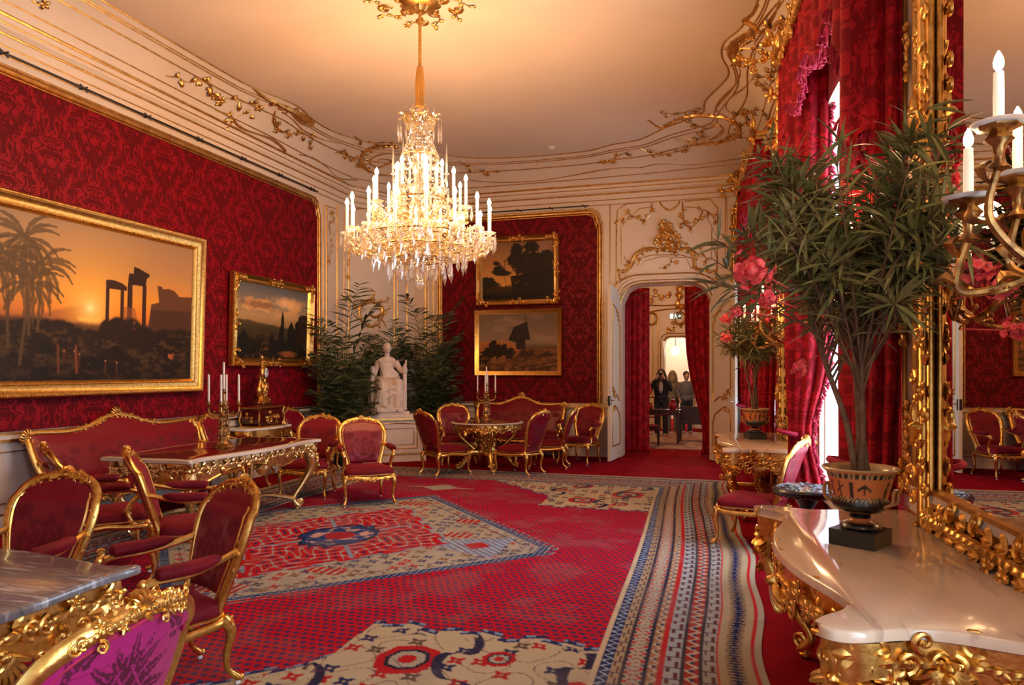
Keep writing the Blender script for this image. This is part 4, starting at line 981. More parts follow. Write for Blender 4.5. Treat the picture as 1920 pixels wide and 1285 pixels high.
def window_drapery(y0, y1, where, dc=1.0):
    """two full-length curtains, a swagged valance and a carved gilt pelmet"""
    for far in (0, 1):
        if far: P = [(RW(y1+.45)-.10, y1+.45), (RW(y1)-.24, y1+.15), (RW(y1)-.28, y1-.15), (RW(y1)-.10, y1-.38), (RW(y1)+.05, y1-.40)]
        else: P = [(RW(y0)+.02, y0+.42), (RW(y0)-.14, y0+.38), (RW(y0)-.26, y0+.1), (RW(y0)-.24, y0-.22), (RW(y0)-.12, y0-.34), (RW(y0)-.008, y0-.38)]
        mb = MB(); F = sheet(mb, P, .03, 4.75, 7, .035, tie=(1.05, .55 if far else .12, .55, .45), seed=far)
        t = thing('curtain', '%s crimson damask curtain of the window %s' % (('near', 'far')[far], where), 'curtain', (0,0,0), 0, 'long damask curtains at the windows')
        solid(mb.build('drape', M_curtain, t))
        e = [F(1.0 if far else 0.0, k/30) for k in range(31)]
        mb = MB(); fringe(mb, e, .05, far, (.2 if far else -.1, -.8 if far else .8, -.5), .016); mb.build('fringe', M_fringe, t)
        c = V(path_at(cr([V((p[0],p[1],0)) for p in P], 10), .5)[0])+V((0,0,1.05)); mb = MB()
        mb.tube([c+V((.11*math.cos(a)*-1, .13*math.sin(a), .02*math.cos(a))) for a in [k*PI/8 for k in range(16)]], .022, 6, closed=True); mb.build('tie_band', M_fringe, t)
    # valance
    ya, yb = y0-.32, y1+.42; d = .30; v = thing('valance', 'fringed crimson valance above the window %s' % where, 'valance', (0,0,0), 0, 'swagged valances'); 
    def bot(s):
        e = abs(s*2-1); return 4.18-.10*math.cos(s*3*2*PI)-1.25*max(0, (e-.55)/.45)**1.5
    P = [(RW(ya+(yb-ya)*k/8)-d, ya+(yb-ya)*k/8) for k in range(9)]
    mb = MB(); F = sheet(mb, P, 3, 4.86, 14, .035, nu=160, nv=16, seed=4, bottom=bot); solid(mb.build('swag', M_curtain, v))
    mb2 = MB(); fringe(mb2, [F(k/60, 1) for k in range(61)], .07, 1, (0,0,-1), .014)
    for (yy, zb) in ((ya, 2.95), (yb, 3.0)):
        mb = MB(); sheet(mb, [(RW(yy)-d-.01, yy), (RW(yy)-.15, yy), (RW(yy)-.02, yy)], zb, 5.3 if yy == ya and y0 < 8 else 4.9, 1.2, .006, nu=30, nv=14, seed=7, bottom=lambda s: zb+.18*abs(math.sin(s*2*PI)))
        solid(mb.build('side_return', M_curtain, v)); fringe(mb2, [(RW(yy)-d*(1-k/10), yy-.01, zb+.18*abs(math.sin(k/10*2*PI))) for k in range(11)], .09, 2, (0,-.1,-1), .014)
    mb2.build('fringe', M_fringe, v)
    p = thing('pelmet', 'carved gilt pelmet crowning the window %s' % where, 'pelmet', (0,0,0), 0, 'carved gilt pelmets'); mb = MB()
    A = V((RW(ya)-d-.02, ya, 4.86)); B = V((RW(yb)-d-.02, yb, 4.86)); Bw = V((RW(yb), yb, 4.86)); Aw = V((RW(ya), ya, 4.86))
    for dz, r in ((0, .03), (.07, .022), (.13, .03)): mb.tube([Aw+V((0,0,dz)), A+V((0,0,dz)), B+V((0,0,dz)), Bw+V((0,0,dz))], r, 8)
    top = [(A.x+.03, A.y+.02), (B.x+.03, B.y-.02), (Bw.x, Bw.y-.02), (Aw.x, Aw.y+.02)]; mb.prism(top, 4.86, 5.0); mb.build('cornice_box', M_gold, p, smooth=False)
    mb = MB(); n_ = V((-1,-.0585,0)); 
    carve(mb, [A, A.lerp(B, .5)+V((0,0,.05)), B], n_, .22, .06, 5, 1.0)
    for q in (A, A.lerp(B, .5), B): shell(mb, q+V((0,0,.05)), (0,0,1), n_, .30, .06, 9)
    carve(mb, [B+V((0,0,-.1)), B+V((0,0,-.55)), B+V((.0,.0,-.95))], V((-.5,-1,0)), .26, .06, 6, 1.4); carve(mb, [B+V((-.02,-.02,.2)), B+V((-.12,-.1,.35))], V((-.5,-1,0)), .22, .05, 9, 1.5)
    carve(mb, [B+V((-.02,-.05,.1)), B+V((-.32,0,.06)), B+V((-.38,.1,.2))], V((0,-1,0)), .16, .05, 8)
    mb.build('carving', M_gold, p)
window_drapery(*WINS[1], 'between the two mirrors'); window_drapery(*WINS[2], 'nearest the back wall')
# wall trims and mirrors
def pier_mirror(yc, hw, label):
    z0, z1 = .86, 4.45; t = thing('pier_mirror', label, 'mirror', rloc(yc), RZR, 'tall gilt framed pier mirrors')
    mb = MB(); mb.box((-hw-.02, -.005, z0), (hw+.02, .005, z1)); mg = mb.build('mirror_glass', M_mirror, t, smooth=False); mg.location = (0, .026, 0); mg.rotation_euler = (0, 0, math.radians(-1.6) if yc < 5 else 0)
    f = MB()
    def rect(o, dz0=0, dz1=0): return [V((-hw-o, 0, z0-dz0)), V((-hw-o, 0, z1+dz1)), V((hw+o, 0, z1+dz1)), V((hw+o, 0, z0-dz0))]
    for o, r, y in ((-.0,.022,.035),(.055,.034,.05),(.12,.026,.04),(.16,.018,.02)):
        P = [p+V((0,y,0)) for p in rect(o, o*.3, o)]; f.tube(P+[P[0]], r, 8)
    f.box((-hw-.16, 0, z0-.04), (-hw, .04, z1+.16)); f.box((hw, 0, z0-.04), (hw+.16, .04, z1+.16)); f.box((-hw-.16, 0, z1), (hw+.16, .04, z1+.16)); f.box((-hw-.16,0,z0-.04),(hw+.16,.04,z0))
    f.build('frame', M_gold, t)
    c = MB(); n_ = (0,1,0)
    for s in (-1, 1):
        carve(c, [(s*(hw+.06), .055, z0+.05), (s*(hw+.06), .055, z1)], n_, .17, .055, 3+s, 1.5)
        for z in (1.35, 2.1, 3.05, 3.9): shell(c, (s*(hw+.05), .06, z), (s,0,.2), n_, .14, .05)
    carve(c, [(-hw, .07, z0+.02), (hw, .07, z0+.02)], (0,1,.3), .18, .07, 9, 1.5)
    carve(c, [(-hw-.1, .06, z1+.05), (-hw*.5, .06, z1+.2), (0, .06, z1+.35), (hw*.5, .06, z1+.2), (hw+.1, .06, z1+.05)], n_, .26, .07, 12, 1.3)
    c.build('carving', M_gold, t); return t
pier_mirror(3.66, .61, 'nearest tall gilt mirror, above the marble console table in front')
pier_mirror(9.2, .68, 'farther tall gilt mirror, behind the farther console table')
g = MB(); n_ = V((-1,-.0585,0))
for y in (4.80, 4.86, 4.60, 4.97, 2.36, 2.5, 7.9, 8.15, 8.05, 10.3, 10.45):
    g.tube([on_r(y, .012, 1.05), on_r(y, .012, 4.75)], .018 if y in (4.80, 4.6, 8.15, 10.3, 2.5) else .010, 6)
for z in (1.3, 3.55, 2.4): carve(g, [on_r(4.72, .02, z-.18), on_r(4.72, .02, z+.18)], n_, .10, .04, 3)
carve(g, [on_r(4.82, .03, 1.05), on_r(4.7, .04, .98), on_r(4.6, .03, 1.1)], n_, .14, .06, 7, 1.4)
struct(g.build('trim_gilded_pilaster_lines', M_goldw))
# candle sconces
def taper(mb, p, h, r): mb.lathe([(r*1.0, 0), (r*1.02, h*.5), (r*.92, h-.004), (r*.4, h)], p, 12)
def make_sconce():
    t = thing('wall_sconce', 'gilt bronze sconce with lit candles beside the nearest mirror, at the right edge', 'wall lamp', (0,0,0), 0, 'gilt bronze wall sconces')
    b = MB(); shell(b, (0,.03,-.25), (0,0,1), (0,1,0), .16, .05); carve(b, [(0,.02,-.45),(0,.04,-.1),(0,.02,.15)], (0,1,0), .16, .06, 3, 1.4); b.tube([(0,.0,-.2),(0,.12,-.22),(0,.2,-.15)], .035, 8); b.blob((0,.2,-.15),(0,0,1),(0,1,0),.08,.05,.05); b.build('backplate', M_bronze, t)
    arms = [(0,.46,.10),(-.16,.36,.05),(.18,.34,.0),(.10,.50,-.08),(-.08,.22,.14)]
    for k, (x, y, z) in enumerate(arms):
        a = MB(); P = cr([(0,.18,-.15),(x*.5,.18+(y-.18)*.5,-.30),(x*1.05,y*1.04,z-.26),(x,y,z-.10)], 7); a.tube(P, [.016,.013,.010], 7)
        for q in (8, 14, 18): a.leaf(P[min(q, len(P)-1)], (P[min(q,len(P)-1)]-P[max(0,min(q,len(P)-1)-2)]), (x,y,.6), .07, .02, .5, .5)
        scroll(a, P[10], P[12]-P[8], (x+.01, y, 0), .035, .007, 1.1)
        a.lathe([(.008,-.12),(.03,-.11),(.012,-.09),(.016,-.05),(.036,-.03),(.022,-.012),(.05,0),(.054,.006),(.0,.004)], (x,y,z), 14, flute=.08, fn=7)
        arm = a.build('arm', M_bronze, t)
        p_ = MB(); p_.lathe([(.0,.006),(.06,.008),(.07,.018),(.066,.014),(.0,.012)], (x,y,z), 18); p_.build('drip_pan', M_wax, arm)
        c = MB(); taper(c, (x,y,z+.012), .15, .0135); c.build('candle', M_bulb2, arm)
        c = MB(); c.lathe([(.004,0),(.012,.012),(.0135,.026),(.009,.044),(.002,.058)], (x,y,z+.16), 10); c.build('bulb', M_bulb, arm)
    return t
sc0 = make_sconce()
def sconce_lamp(o):
    M = Matrix.Translation(o.location) @ Matrix.Rotation(o.rotation_euler.z, 4, 'Z'); p = M @ V((0,.38,.30)); lamp('POINT', 'sconce_candle_light', p, P_SCONCE, WARM, shadow_soft_size=.08)
sc0.location = rloc(2.45, 2.28); sc0.rotation_euler = (0,0,RZR)
sc0.location = (RW(2.31)-.012, 2.31, 2.225); sconce_lamp(sc0)
for y, lb in ((4.70, 'gilt bronze sconce with lit candles behind the nearer oleander'), (8.08, 'gilt bronze sconce with lit candles right of the farther mirror'), (10.28, 'gilt bronze sconce with lit candles left of the farther mirror')):
    s = dup(sc0, (RW(y)-.012, y, 2.25), RZR, lb, 'gilt bronze wall sconces'); sconce_lamp(s)
# ================================================================ seats
def pine(u, v):
    """woven pineapple motif, 0..1 across the back; 1 = dark silk"""
    x = (u-.5)*2; y = (v-.36)*2.3
    e = (x/.36)**2+(y/.42)**2
    if e < 1: return 1.0 if (abs(math.sin((x*1.1+y)*17)) > .22 and abs(math.sin((x*1.1-y)*17)) > .22) else 0.0
    an = math.atan2(y+.05, x); r = math.hypot(x, (y+.05)*.92)
    pet = .40+.22*abs(math.sin(an*4.5))**.6*(1 if -.3 < an < 3.44 else 1)
    if .46 < r < pet+.05: return 1.0
    x2 = abs(x)-.62; y2 = y-.75
    if math.hypot(x2, y2*1.2) < .16+.12*abs(math.sin(math.atan2(y2, x2)*3)): return 1.0
    return 0.0
def pine_big(u, v):
    """the larger woven pineapple: netted fruit, feathery crown, sprigs in the corners"""
    x = (u-.5)*2; y = (v-.50)*2
    if (x/.42)**2+(y/.46)**2 < 1:
        return 0.0 if (abs(math.sin((x*1.15+y*.9)*13)) < .24 or abs(math.sin((x*1.15-y*.9)*13)) < .24) else 1.0
    for ax_, ay, an, L, W in ((0,.46,0,.40,.07),(-.1,.44,-.45,.36,.06),(.1,.44,.45,.36,.06),(-.22,.40,-.85,.36,.06),(.22,.40,.85,.36,.06),(-.34,.28,-1.25,.34,.07),(.34,.28,1.25,.34,.07),(-.40,.1,-1.6,.36,.08),(.40,.1,1.6,.36,.08),(-.40,-.1,-2.0,.36,.08),(.40,-.1,2.0,.36,.08),(-.3,-.34,-2.5,.34,.08),(.3,-.34,2.5,.34,.08),(-.62,.70,.9,.26,.07),(.62,.70,-.9,.26,.07),(-.66,.66,-.6,.22,.06),(.66,.66,.6,.22,.06),(-.72,.50,-.1,.26,.06),(.72,.50,.1,.26,.06),(-.5,.78,.3,.14,.05),(.5,.78,-.3,.14,.05)):
        dx, dy = x-ax_, y-ay; s = dx*math.sin(an)+dy*math.cos(an); q = abs(dx*math.cos(an)-dy*math.sin(an))
        if 0 < s < L:
            w_ = W*(1.15-s/L)*(.75+.45*abs(math.sin(s*34)))
            if .008 < q < w_: return 1.0
    return 0.0
def fabric_mat(name, c_hi, c_lo, rough=.42):
    m, t, p = nt(name); a = N(t, 'ShaderNodeAttribute', attribute_name='pat'); mx = N(t, 'ShaderNodeMix', data_type='RGBA')
    tc = N(t, 'ShaderNodeTexCoord'); n = N(t, 'ShaderNodeTexNoise', i_Scale=14.0, i_Detail=3.0); L_(t, tc.outputs['Object'], n.inputs['Vector'])
    mx.inputs[6].default_value = tuple(c_hi)+(1,); mx.inputs[7].default_value = tuple(c_lo)+(1,); L_(t, a.outputs['Fac'], mx.inputs[0])
    L_(t, mx.outputs[2], p.inputs['Base Color']); p.inputs['Roughness'].default_value = rough
    mr = N(t, 'ShaderNodeMapRange'); mr.inputs[3].default_value = rough-.05; mr.inputs[4].default_value = rough+.3; L_(t, a.outputs['Fac'], mr.inputs[0]); L_(t, mr.outputs[0], p.inputs['Roughness'])
    p.inputs['Sheen Weight'].default_value = .2; p.inputs['Sheen Roughness'].default_value = .35; p.inputs['Sheen Tint'].default_value = (1, .2, .25, 1); p.inputs['Specular IOR Level'].default_value = .4
    b = N(t, 'ShaderNodeBump', i_Strength=.15, i_Distance=.01); L_(t, n.outputs[0], b.inputs['Height']); L_(t, b.outputs[0], p.inputs['Normal']); return m
M_back = fabric_mat('crimson_patterned_velvet', (.21, .002, .013), (.14, .001, .007))
M_satin = fabric_mat('crimson_satin_daylight_tint', (.36, .014, .125), (.085, .002, .022), .38)  # crimson satin with bluish window daylight mixed into its colour
def add_pat(o, f):
    me = o.data; at = me.attributes.new('pat', 'FLOAT', 'POINT'); at.data.foreach_set('value', [f(v.co) for v in me.vertices])
def make_seat(name, label, cat, W=.62, arms=True, satin=False, sofa=False, fine=1):
    """gilt rococo armchair / side chair / sofa, facing +y; W = width"""
    t = thing(name, label, cat, (0,0,0), 0, 'gilt rococo chairs with crimson velvet' if not sofa else 'gilt rococo sofas')
    w = W/2; zt = .98 if not sofa else .98
    cr_h = .03 if not sofa else .10
    def yb(z, x=0):                                 # the back leans and wraps round
        return -.25-.20*max(0, (z-.40))/.6*(1 if z < .9 else 1.08)+.05*(min(abs(x)/w, 1))**2*(1 if not sofa else .5)
    if sofa:
        ol = [(-w*.90,.40),(-w*.97,.60),(-w*1.0,.80),(-w*1.0,.93),(-w*.93,1.00),(-w*.6,.985),(-w*.36,1.02),(-w*.15,1.10),(0,1.13)]
        side = cr([(x, 0, z) for x, z in ol], 6)
    else:
        side = cr([(x*w/.31, 0, z) for x, z in [(-.20,.40),(-.215,.50),(-.255,.64),(-.285,.78),(-.28,.88),(-.235,.955),(-.15,.995),(-.07,1.01),(0,1.018)]], 4)
    full = side+[V((-p.x, 0, p.z)) for p in side[-2::-1]]
    for p in full: p.y = yb(p.z, p.x)
    f = MB(); f.tube(full, .030 if not sofa else .034, 8, .75, up=(0,1,0))
    inner = [V((p.x*(1-.035/abs(p.x) if abs(p.x) > .06 else 1), p.y+.018, p.z)) for p in full]
    f.tube([V((p.x, p.y, p.z-(.035 if p.z > .93 else 0))) for p in inner], .009, 5)
    f.tube([V((-w*.68 if not sofa else -w*.9, yb(.47), .49)), V((0, yb(.47), .48)), V((w*.68 if not sofa else w*.9, yb(.47), .49))], .018, 6)
    m = len(full)//2; nn = lambda p: V((0, 1, .25))
    q = 5 if not sofa else 8
    for sgn in (1, -1):
        nv = V((0, sgn, .25)); off = V((0, sgn*.012, 0))
        carve(f, [p+off for p in full[m-q*2:m+q*2+1]], nv, .062, .03, 3, 1.3*fine)
        if sgn == 1 and not sofa:
            carve(f, [p+off for p in full[3:m-q]], nv, .045, .015, 7, .6*fine); carve(f, [p+off for p in full[m+q:-3]], nv, .045, .015, 8, .6*fine)
    shell(f, full[m]+V((0,-.005,.005)), (0,0,1), (0,1,0), .05 if not sofa else .10, .03, 7); shell(f, full[m]+V((0,.005,.005)), (0,0,1), (0,-1,0), .05 if not sofa else .1, .03, 7)
    if sofa:
        for s in (0, -1):
            c = full[s+ (22 if s == 0 else -22)]; 
        for c in (full[20], full[-21]): scroll(f, c, (0,0,1), (0,1,0), .05, .014, 1.2); shell(f, c, (1 if c.x > 0 else -1,0,.6), (0,1,0), .1, .03)
    f.build('back_frame', M_gold, t)
    br_ = MB()
    for sg in (1, -1): br_.tube([V((p.x*(1-.030/max(abs(p.x), .06)), p.y+sg*.016, p.z-(.026 if p.z > .90 else 0))) for p in full], .0055, 5)
    br_.build('braid', M_fringe, t)
    # upholstered back: front puff and outer face
    b = MB(); nu, nv_ = (20, 20) if not sofa else (40, 14); ins = .030
    zs0, zs1 = .50, zt+(.0 if not sofa else .0)
    def halfw(z):
        best = 0
        for i in range(len(side)-1):
            a, c = side[i], side[i+1]
            if (a.z-z)*(c.z-z) <= 0 and abs(c.z-a.z) > 1e-6: best = max(best, abs(a.x+(c.x-a.x)*(z-a.z)/(c.z-a.z)))
        return max(best-ins*.6, .002)
    def ztop(x):
        x = min(abs(x), w); best = .6
        for i in range(len(side)-1):
            a, c = side[i], side[i+1]; xa, xc = abs(a.x), abs(c.x)
            if (xa-x)*(xc-x) <= 0 and abs(xa-xc) > 1e-6: best = max(best, a.z+(c.z-a.z)*(x-xa)/(xc-xa))
        return best-ins*.6
    wmax = (.262*w/.31) if not sofa else w*.985
    def face(front):
        def F(u, v):
            # polar-like fill: columns at x, rows up to the outline
            x = (u*2-1)*wmax*.985; z1 = ztop(x); z0 = .47
            if not sofa:
                lo = .205*w/.31
                if abs(x) > lo*.9: # the lower sides curve in
                    k = (abs(x)-lo*.9)/(wmax-lo*.9); z0 = .47+.30*min(k, 1)**1.0
            else: z0 = .44+.25*max(0, (abs(x)-w*.9)/(w*.1))
            z = z0+(z1-z0)*v; e = min(1, 4*min(u, 1-u))**.5*min(1, 4*min(v, 1-v)+.0)**.5
            y = yb(z, x)+(.012+.045*e if front else -.018-.012*e); return (x, y, z)
        return F
    res = (96, 110) if satin else ((26, 26) if not sofa else (60, 18))
    b.grid(face(True), *res)
    nfront = len(b.v)
    k0 = len(b.f); b.grid(face(False), *res)
    for i in range(k0, len(b.f)): b.f[i] = b.f[i][::-1]
    b.f = [x[::-1] if False else x for x in b.f]
    o = b.build('backrest', M_satin if satin else M_back, t)
    if sofa: add_pat(o, lambda c: pine(((c.x/.62+10) % 1), (c.z-.45)/.5))
    else: add_pat(o, (lambda c: pine_big(c.x/(2*wmax)+.5, (c.z-.46)/.55)) if satin else (lambda c: pine(c.x/(2*wmax)+.5, (c.z-.46)/.52)))
    # seat
    def seat_out(g=0):
        if sofa: pts = [(-w*.97,-.24),(-w,.0),(-w*.97,.30),(-w*.5,.33),(0,.36),(w*.5,.33),(w*.97,.30),(w,0),(w*.97,-.24),(0,-.26)]
        else: pts = [(-.225,-.24),(-.27,-.05),(-.30,.16),(-.285,.26),(-.16,.295),(0,.31),(.16,.295),(.285,.26),(.30,.16),(.27,-.05),(.225,-.24),(0,-.255)]; pts = [(x*w/.31, y) for x, y in pts]
        P = cr([(x, y, 0) for x, y in pts], 4, True); c = V((0,.02,0)); return [p+(p-c).normalized()*g for p in P]
    s = MB(); P0 = seat_out(-.012); kk = len(P0); rings = [(0,.375),(.008,.40),(.004,.435),(-.03,.462),(-.09,.475)]
    for g_, z in rings:
        for p in seat_out(-.012+g_): s.v.append((p.x, p.y, z))
    for r in range(len(rings)-1):
        for i in range(kk): j = (i+1) % kk; s.f.append([r*kk+i, r*kk+j, (r+1)*kk+j, (r+1)*kk+i]); s.m.append(0)
    s.v.append((0,.03,.485)); e = len(s.v)-1
    for i in range(kk): s.f.append([(len(rings)-1)*kk+i, (len(rings)-1)*kk+(i+1) % kk, e]); s.m.append(0)
    s.build('seat', M_satin if satin else M_velvet, t).data.attributes.new('pat', 'FLOAT', 'POINT')
    r = MB(); P = seat_out(.0); P1_ = []
    for i, p in enumerate(P): P1_.append(V((p.x, p.y, .355-.02*abs(math.sin(i/kk*2*PI*2)))))
    r.tube(P1_, .026, 8, 1.0, closed=True); r.tube([V((p.x, p.y, .385)) for p in seat_out(.003)], .009, 5, closed=True)
    fr = [p for p in P1_ if p.y > .22]; fr.sort(key=lambda p: p.x)
    carve(r, [p+V((0,.02,-.005)) for p in fr], (0,1,0), .06, .02, 5, .8*fine); shell(r, V((0, fr[len(fr)//2].y+.02, .345)), (0,0,-1), (0,1,0), .05, .02)
    r.build('seat_rail', M_gold, t)
    # cabriole legs on casters
    legs = [(-1,1),(1,1),(-1,-1),(1,-1)]
    if sofa: legs = [(-1,1),(-.34,1),(.34,1),(1,1),(-1,-1),(1,-1)]
    for sx, sy in legs:
        l = MB(); x0 = sx*w*(.90 if sy > 0 else .72) if not sofa else sx*w*.93; y0 = .25 if sy > 0 else -.24
        ox, oy = (.02*(1 if sx > 0 else -1), .03) if sy > 0 else (.01*(1 if sx > 0 else -1), -.05)
        if sofa and abs(sx) < .5: ox = 0
        pts = cr([(x0, y0, .37), (x0+ox*1.1, y0+oy*.9, .30), (x0+ox*.5, y0+oy*.5, .19), (x0+ox*.3, y0+oy*.6, .10), (x0+ox*1.2, y0+oy*1.5, .05), (x0+ox*1.2, y0+oy*1.6, .035)], 3)
        l.tube(pts, [.036,.030,.022,.017,.015,.022,.018], 8)
        n_ = V((ox, oy, .02)).normalized(); shell(l, pts[1]+n_*.025, (0,0,-1), n_, .05, .015, 5); l.blob(pts[-2]+n_*.01, n_, (0,0,1), .025, .018, .016, 6, 4)
        leg = l.build('leg', M_gold, t); c = MB(); c.blob((x0+ox*1.2, y0+oy*1.6, .0155), (1,0,0), (0,0,1), .010, .0155, .0155, 8, 5); c.build('caster', M_caster, leg)
    if arms:
        for sx in (-1, 1):
            a = MB(); k = w/.31 if not sofa else 1; X = sx*(.285*k if not sofa else w*1.0); za = .665
            P = cr([(sx*(.262*k) if not sofa else sx*w*.97, yb(.70)+.02, .72), (X*1.0, -.20, .685), (X+sx*.03, -.05, .655), (X+sx*.035, .10, .655), (X+sx*.025, .17, .64), (X+sx*.01, .185, .60), (X+sx*.0, .13, .54), (X*.99, .10, .47), (X*.99, .13, .39), (X*.98, .17, .35)], 4)
            a.tube(P, [.020,.018,.017,.018,.022,.026,.020,.019,.022,.026], 7); scroll(a, V((X+sx*.03, .17, .665)), (0,-1,0), (sx,0,0), .025, .010, 1.2, -1); a.blob((X+sx*.025,.175,.645), (0,0,1), (0,1,0), .03, .026, .028)
            carve(a, [P[22], P[28], P[33]], (sx,.4,0), .05, .015, 3); arm = a.build('arm', M_gold, t)
            p = MB(); Q = cr([(X+sx*.008, -.20, .705), (X+sx*.03, -.08, .69), (X+sx*.033, .08, .685), (X+sx*.03, .12, .68)], 6)
            p.tube(Q, [.014,.036,.041,.042,.042,.038,.014], 10, .85, up=(0,0,1)); p.build('arm_pad', M_satin if satin else M_velvet, arm).data.attributes.new('pat', 'FLOAT', 'POINT')
    return t
def place(o, x, y, fx, fy): o.location = (x, y, 0); o.rotation_euler = (0, 0, math.atan2(fy, fx)-PI/2); return o
AC = 'gilt rococo chairs with crimson velvet'
ac = make_seat('armchair', 'gilt armchair right of the grey marble table, facing it, its velvet back in full view', 'chair')
place(ac, -2.80, 2.975, -.45, -.89)
def chair_at(src, x, y, fx, fy, label): c = dup(src, (x, y, 0), math.atan2(fy, fx)-PI/2, label, AC); return c
chair_at(ac, -3.785, 2.90, .10, -1, 'gilt armchair facing the grey marble table from behind its far edge')
chair_at(ac, -5.08, 4.86, .6, .8, 'gilt armchair between the left sofa and the near end of the long table')
chair_at(ac, -4.10, 4.73, .76, .65, 'gilt armchair seen side-on, by the near right corner of the long table')
chair_at(ac, -5.25, 8.22, .22, -1, 'gilt armchair at the far end of the long red-topped table')
chair_at(ac, -4.30, 8.00, .60, -.8, 'gilt armchair standing alone on the rug edge in front of the statue pedestal')
chair_at(ac, -6.43, 8.29, 1, .1, 'gilt armchair against the left wall between the sofa and the clock console')
chair_at(ac, -6.42, 10.16, 1, 0, 'gilt armchair against the left wall just past the clock cabinet, mostly hidden')
chair_at(ac, -4.62, 11.95, .5, -.85, 'gilt armchair left of the back sofa, behind the round table')
chair_at(ac, -2.48, 12.55, -.30, -.95, 'gilt armchair against the back wall, right beside the doorway')
st = make_seat('armchair', 'closest gilt armchair at bottom left, crimson satin back, tinted magenta for daylight, facing the camera', 'chair', satin=True, fine=1.6)
place(st, -1.955, 1.50, -1, -.03); st['group'] = AC
sd = make_seat('side_chair', 'gilt armless chair left of the round table, seen from behind', 'chair', W=.58, arms=False); place(sd, -4.25, 10.48, .53, .84)
chair_at(sd, -3.12, 10.85, -.95, .32, 'gilt armless chair right of the round table, its dark red back turned to the camera')
chair_at(sd, -2.86, 11.75, -1, -.1, 'gilt armless chair seen side-on between the round table and the doorway chair')
chair_at(sd, .27, 7.10, -.95, .31, 'gilt armless chair in front of the farther marble console, by the window curtain')
sofa = make_seat('sofa', 'long gilt sofa against the left wall under the largest painting', 'sofa', W=2.40, arms=True, sofa=True)
sofa.location = (-6.42, 6.74, 0); sofa.rotation_euler = (0,0,-PI/2)
s2 = make_seat('sofa', 'smaller gilt sofa against the back wall behind the round table', 'sofa', W=1.78, sofa=True); s2.location = (-3.87, 13.08, 0); s2.rotation_euler = (0,0,PI)

# ================================================================ tables
def big_leg(t, m, top, foot, out, r=.05, seed=1, z1=.70, h=1.0):
    l = MB(); tx, ty = top; fx, fy = foot; o = V((out[0], out[1], 0)).normalized()
    P = cr([V((tx, ty, z1)), V((tx, ty, z1-.10))+o*.05, V((tx, ty, z1*.68))+o*.06, V(((tx*2+fx)/3, (ty*2+fy)/3, z1*.42))-o*.0, V((fx, fy, .14))-o*.02, V((fx, fy, .05))+o*.03, V((fx, fy, .03))+o*.06], 5)
    l.tube(P, [r*1.3, r*1.35, r*1.0, r*.62, r*.45, r*.6, r*.45], 10)
    carve(l, [p+o*r for p in P[:14]], o, r*2.2, .03, seed, 1.3); shell(l, P[4]+o*r*1.1, (0,0,-1), o, r*1.9, .035)
    scroll(l, P[-6]+o*.02, o, o.cross(V((0,0,1))), r*.8, r*.28, 1.2, 1); scroll(l, P[2]+o*.03, (0,0,1), o.cross(V((0,0,1))), r*1.0, r*.3, 1.2, 1)
    l.blob(V((fx,fy,.022))+o*.02, (0,0,1), (1,0,0), .022, .04, .04); return l.build('leg', m, t)
def apron(mb, pts, z1, d0, d1, seed, closed=True, bumps=5):
    """carved apron hanging under a table edge: pts plan outline, depth d0..d1"""
    P = [V((p[0], p[1], 0)) for p in pts]; n = len(P); tot = n if closed else n-1; vs = []
    for i, p in enumerate(P):
        f = i/n*bumps*2*PI; d = d0+(d1-d0)*(.5-.5*math.cos(f))**1.5
        a = P[i-1] if (i or closed) else P[0]; b = P[(i+1) % n] if (i < n-1 or closed) else P[-1]; tg = (b-a).normalized(); nn = V((tg.y, -tg.x, 0))
        vs += [(p.x, p.y, z1), (p.x+nn.x*.008, p.y+nn.y*.008, z1-d*.6), (p.x, p.y, z1-d), (p.x-nn.x*.03, p.y-nn.y*.03, z1-d), (p.x-nn.x*.03, p.y-nn.y*.03, z1)]
    fs = []
    for i in range(tot):
        j = (i+1) % n
        for k in range(5): fs.append((i*5+k, i*5+(k+1) % 5, j*5+(k+1) % 5, j*5+k))
    mb.add(vs, fs)
    c = sum(P, V((0,0,0)))/n
    for s in range(0, tot, 6):
        seg = [P[(s+k) % n]+V((0,0,z1-d0*.75)) for k in range(7) if closed or s+k < n]
        if len(seg) < 3: continue
        tg = (seg[-1]-seg[0]); nn = V((tg.y, -tg.x, 0)).normalized()
        sc = seg[len(seg)//2]
        if nn.dot(V((sc.x-c.x, sc.y-c.y, 0))) < 0: nn = -nn
        carve(mb, [q+nn*.012 for q in seg], nn, d0*1.5, .035, seed+s, 1.2)
    low = [V((p.x, p.y, z1-(d0+(d1-d0)*(.5-.5*math.cos(i/n*bumps*2*PI))**1.5))) for i, p in enumerate(P)]
    mb.tube(low, .012, 5, closed=closed)
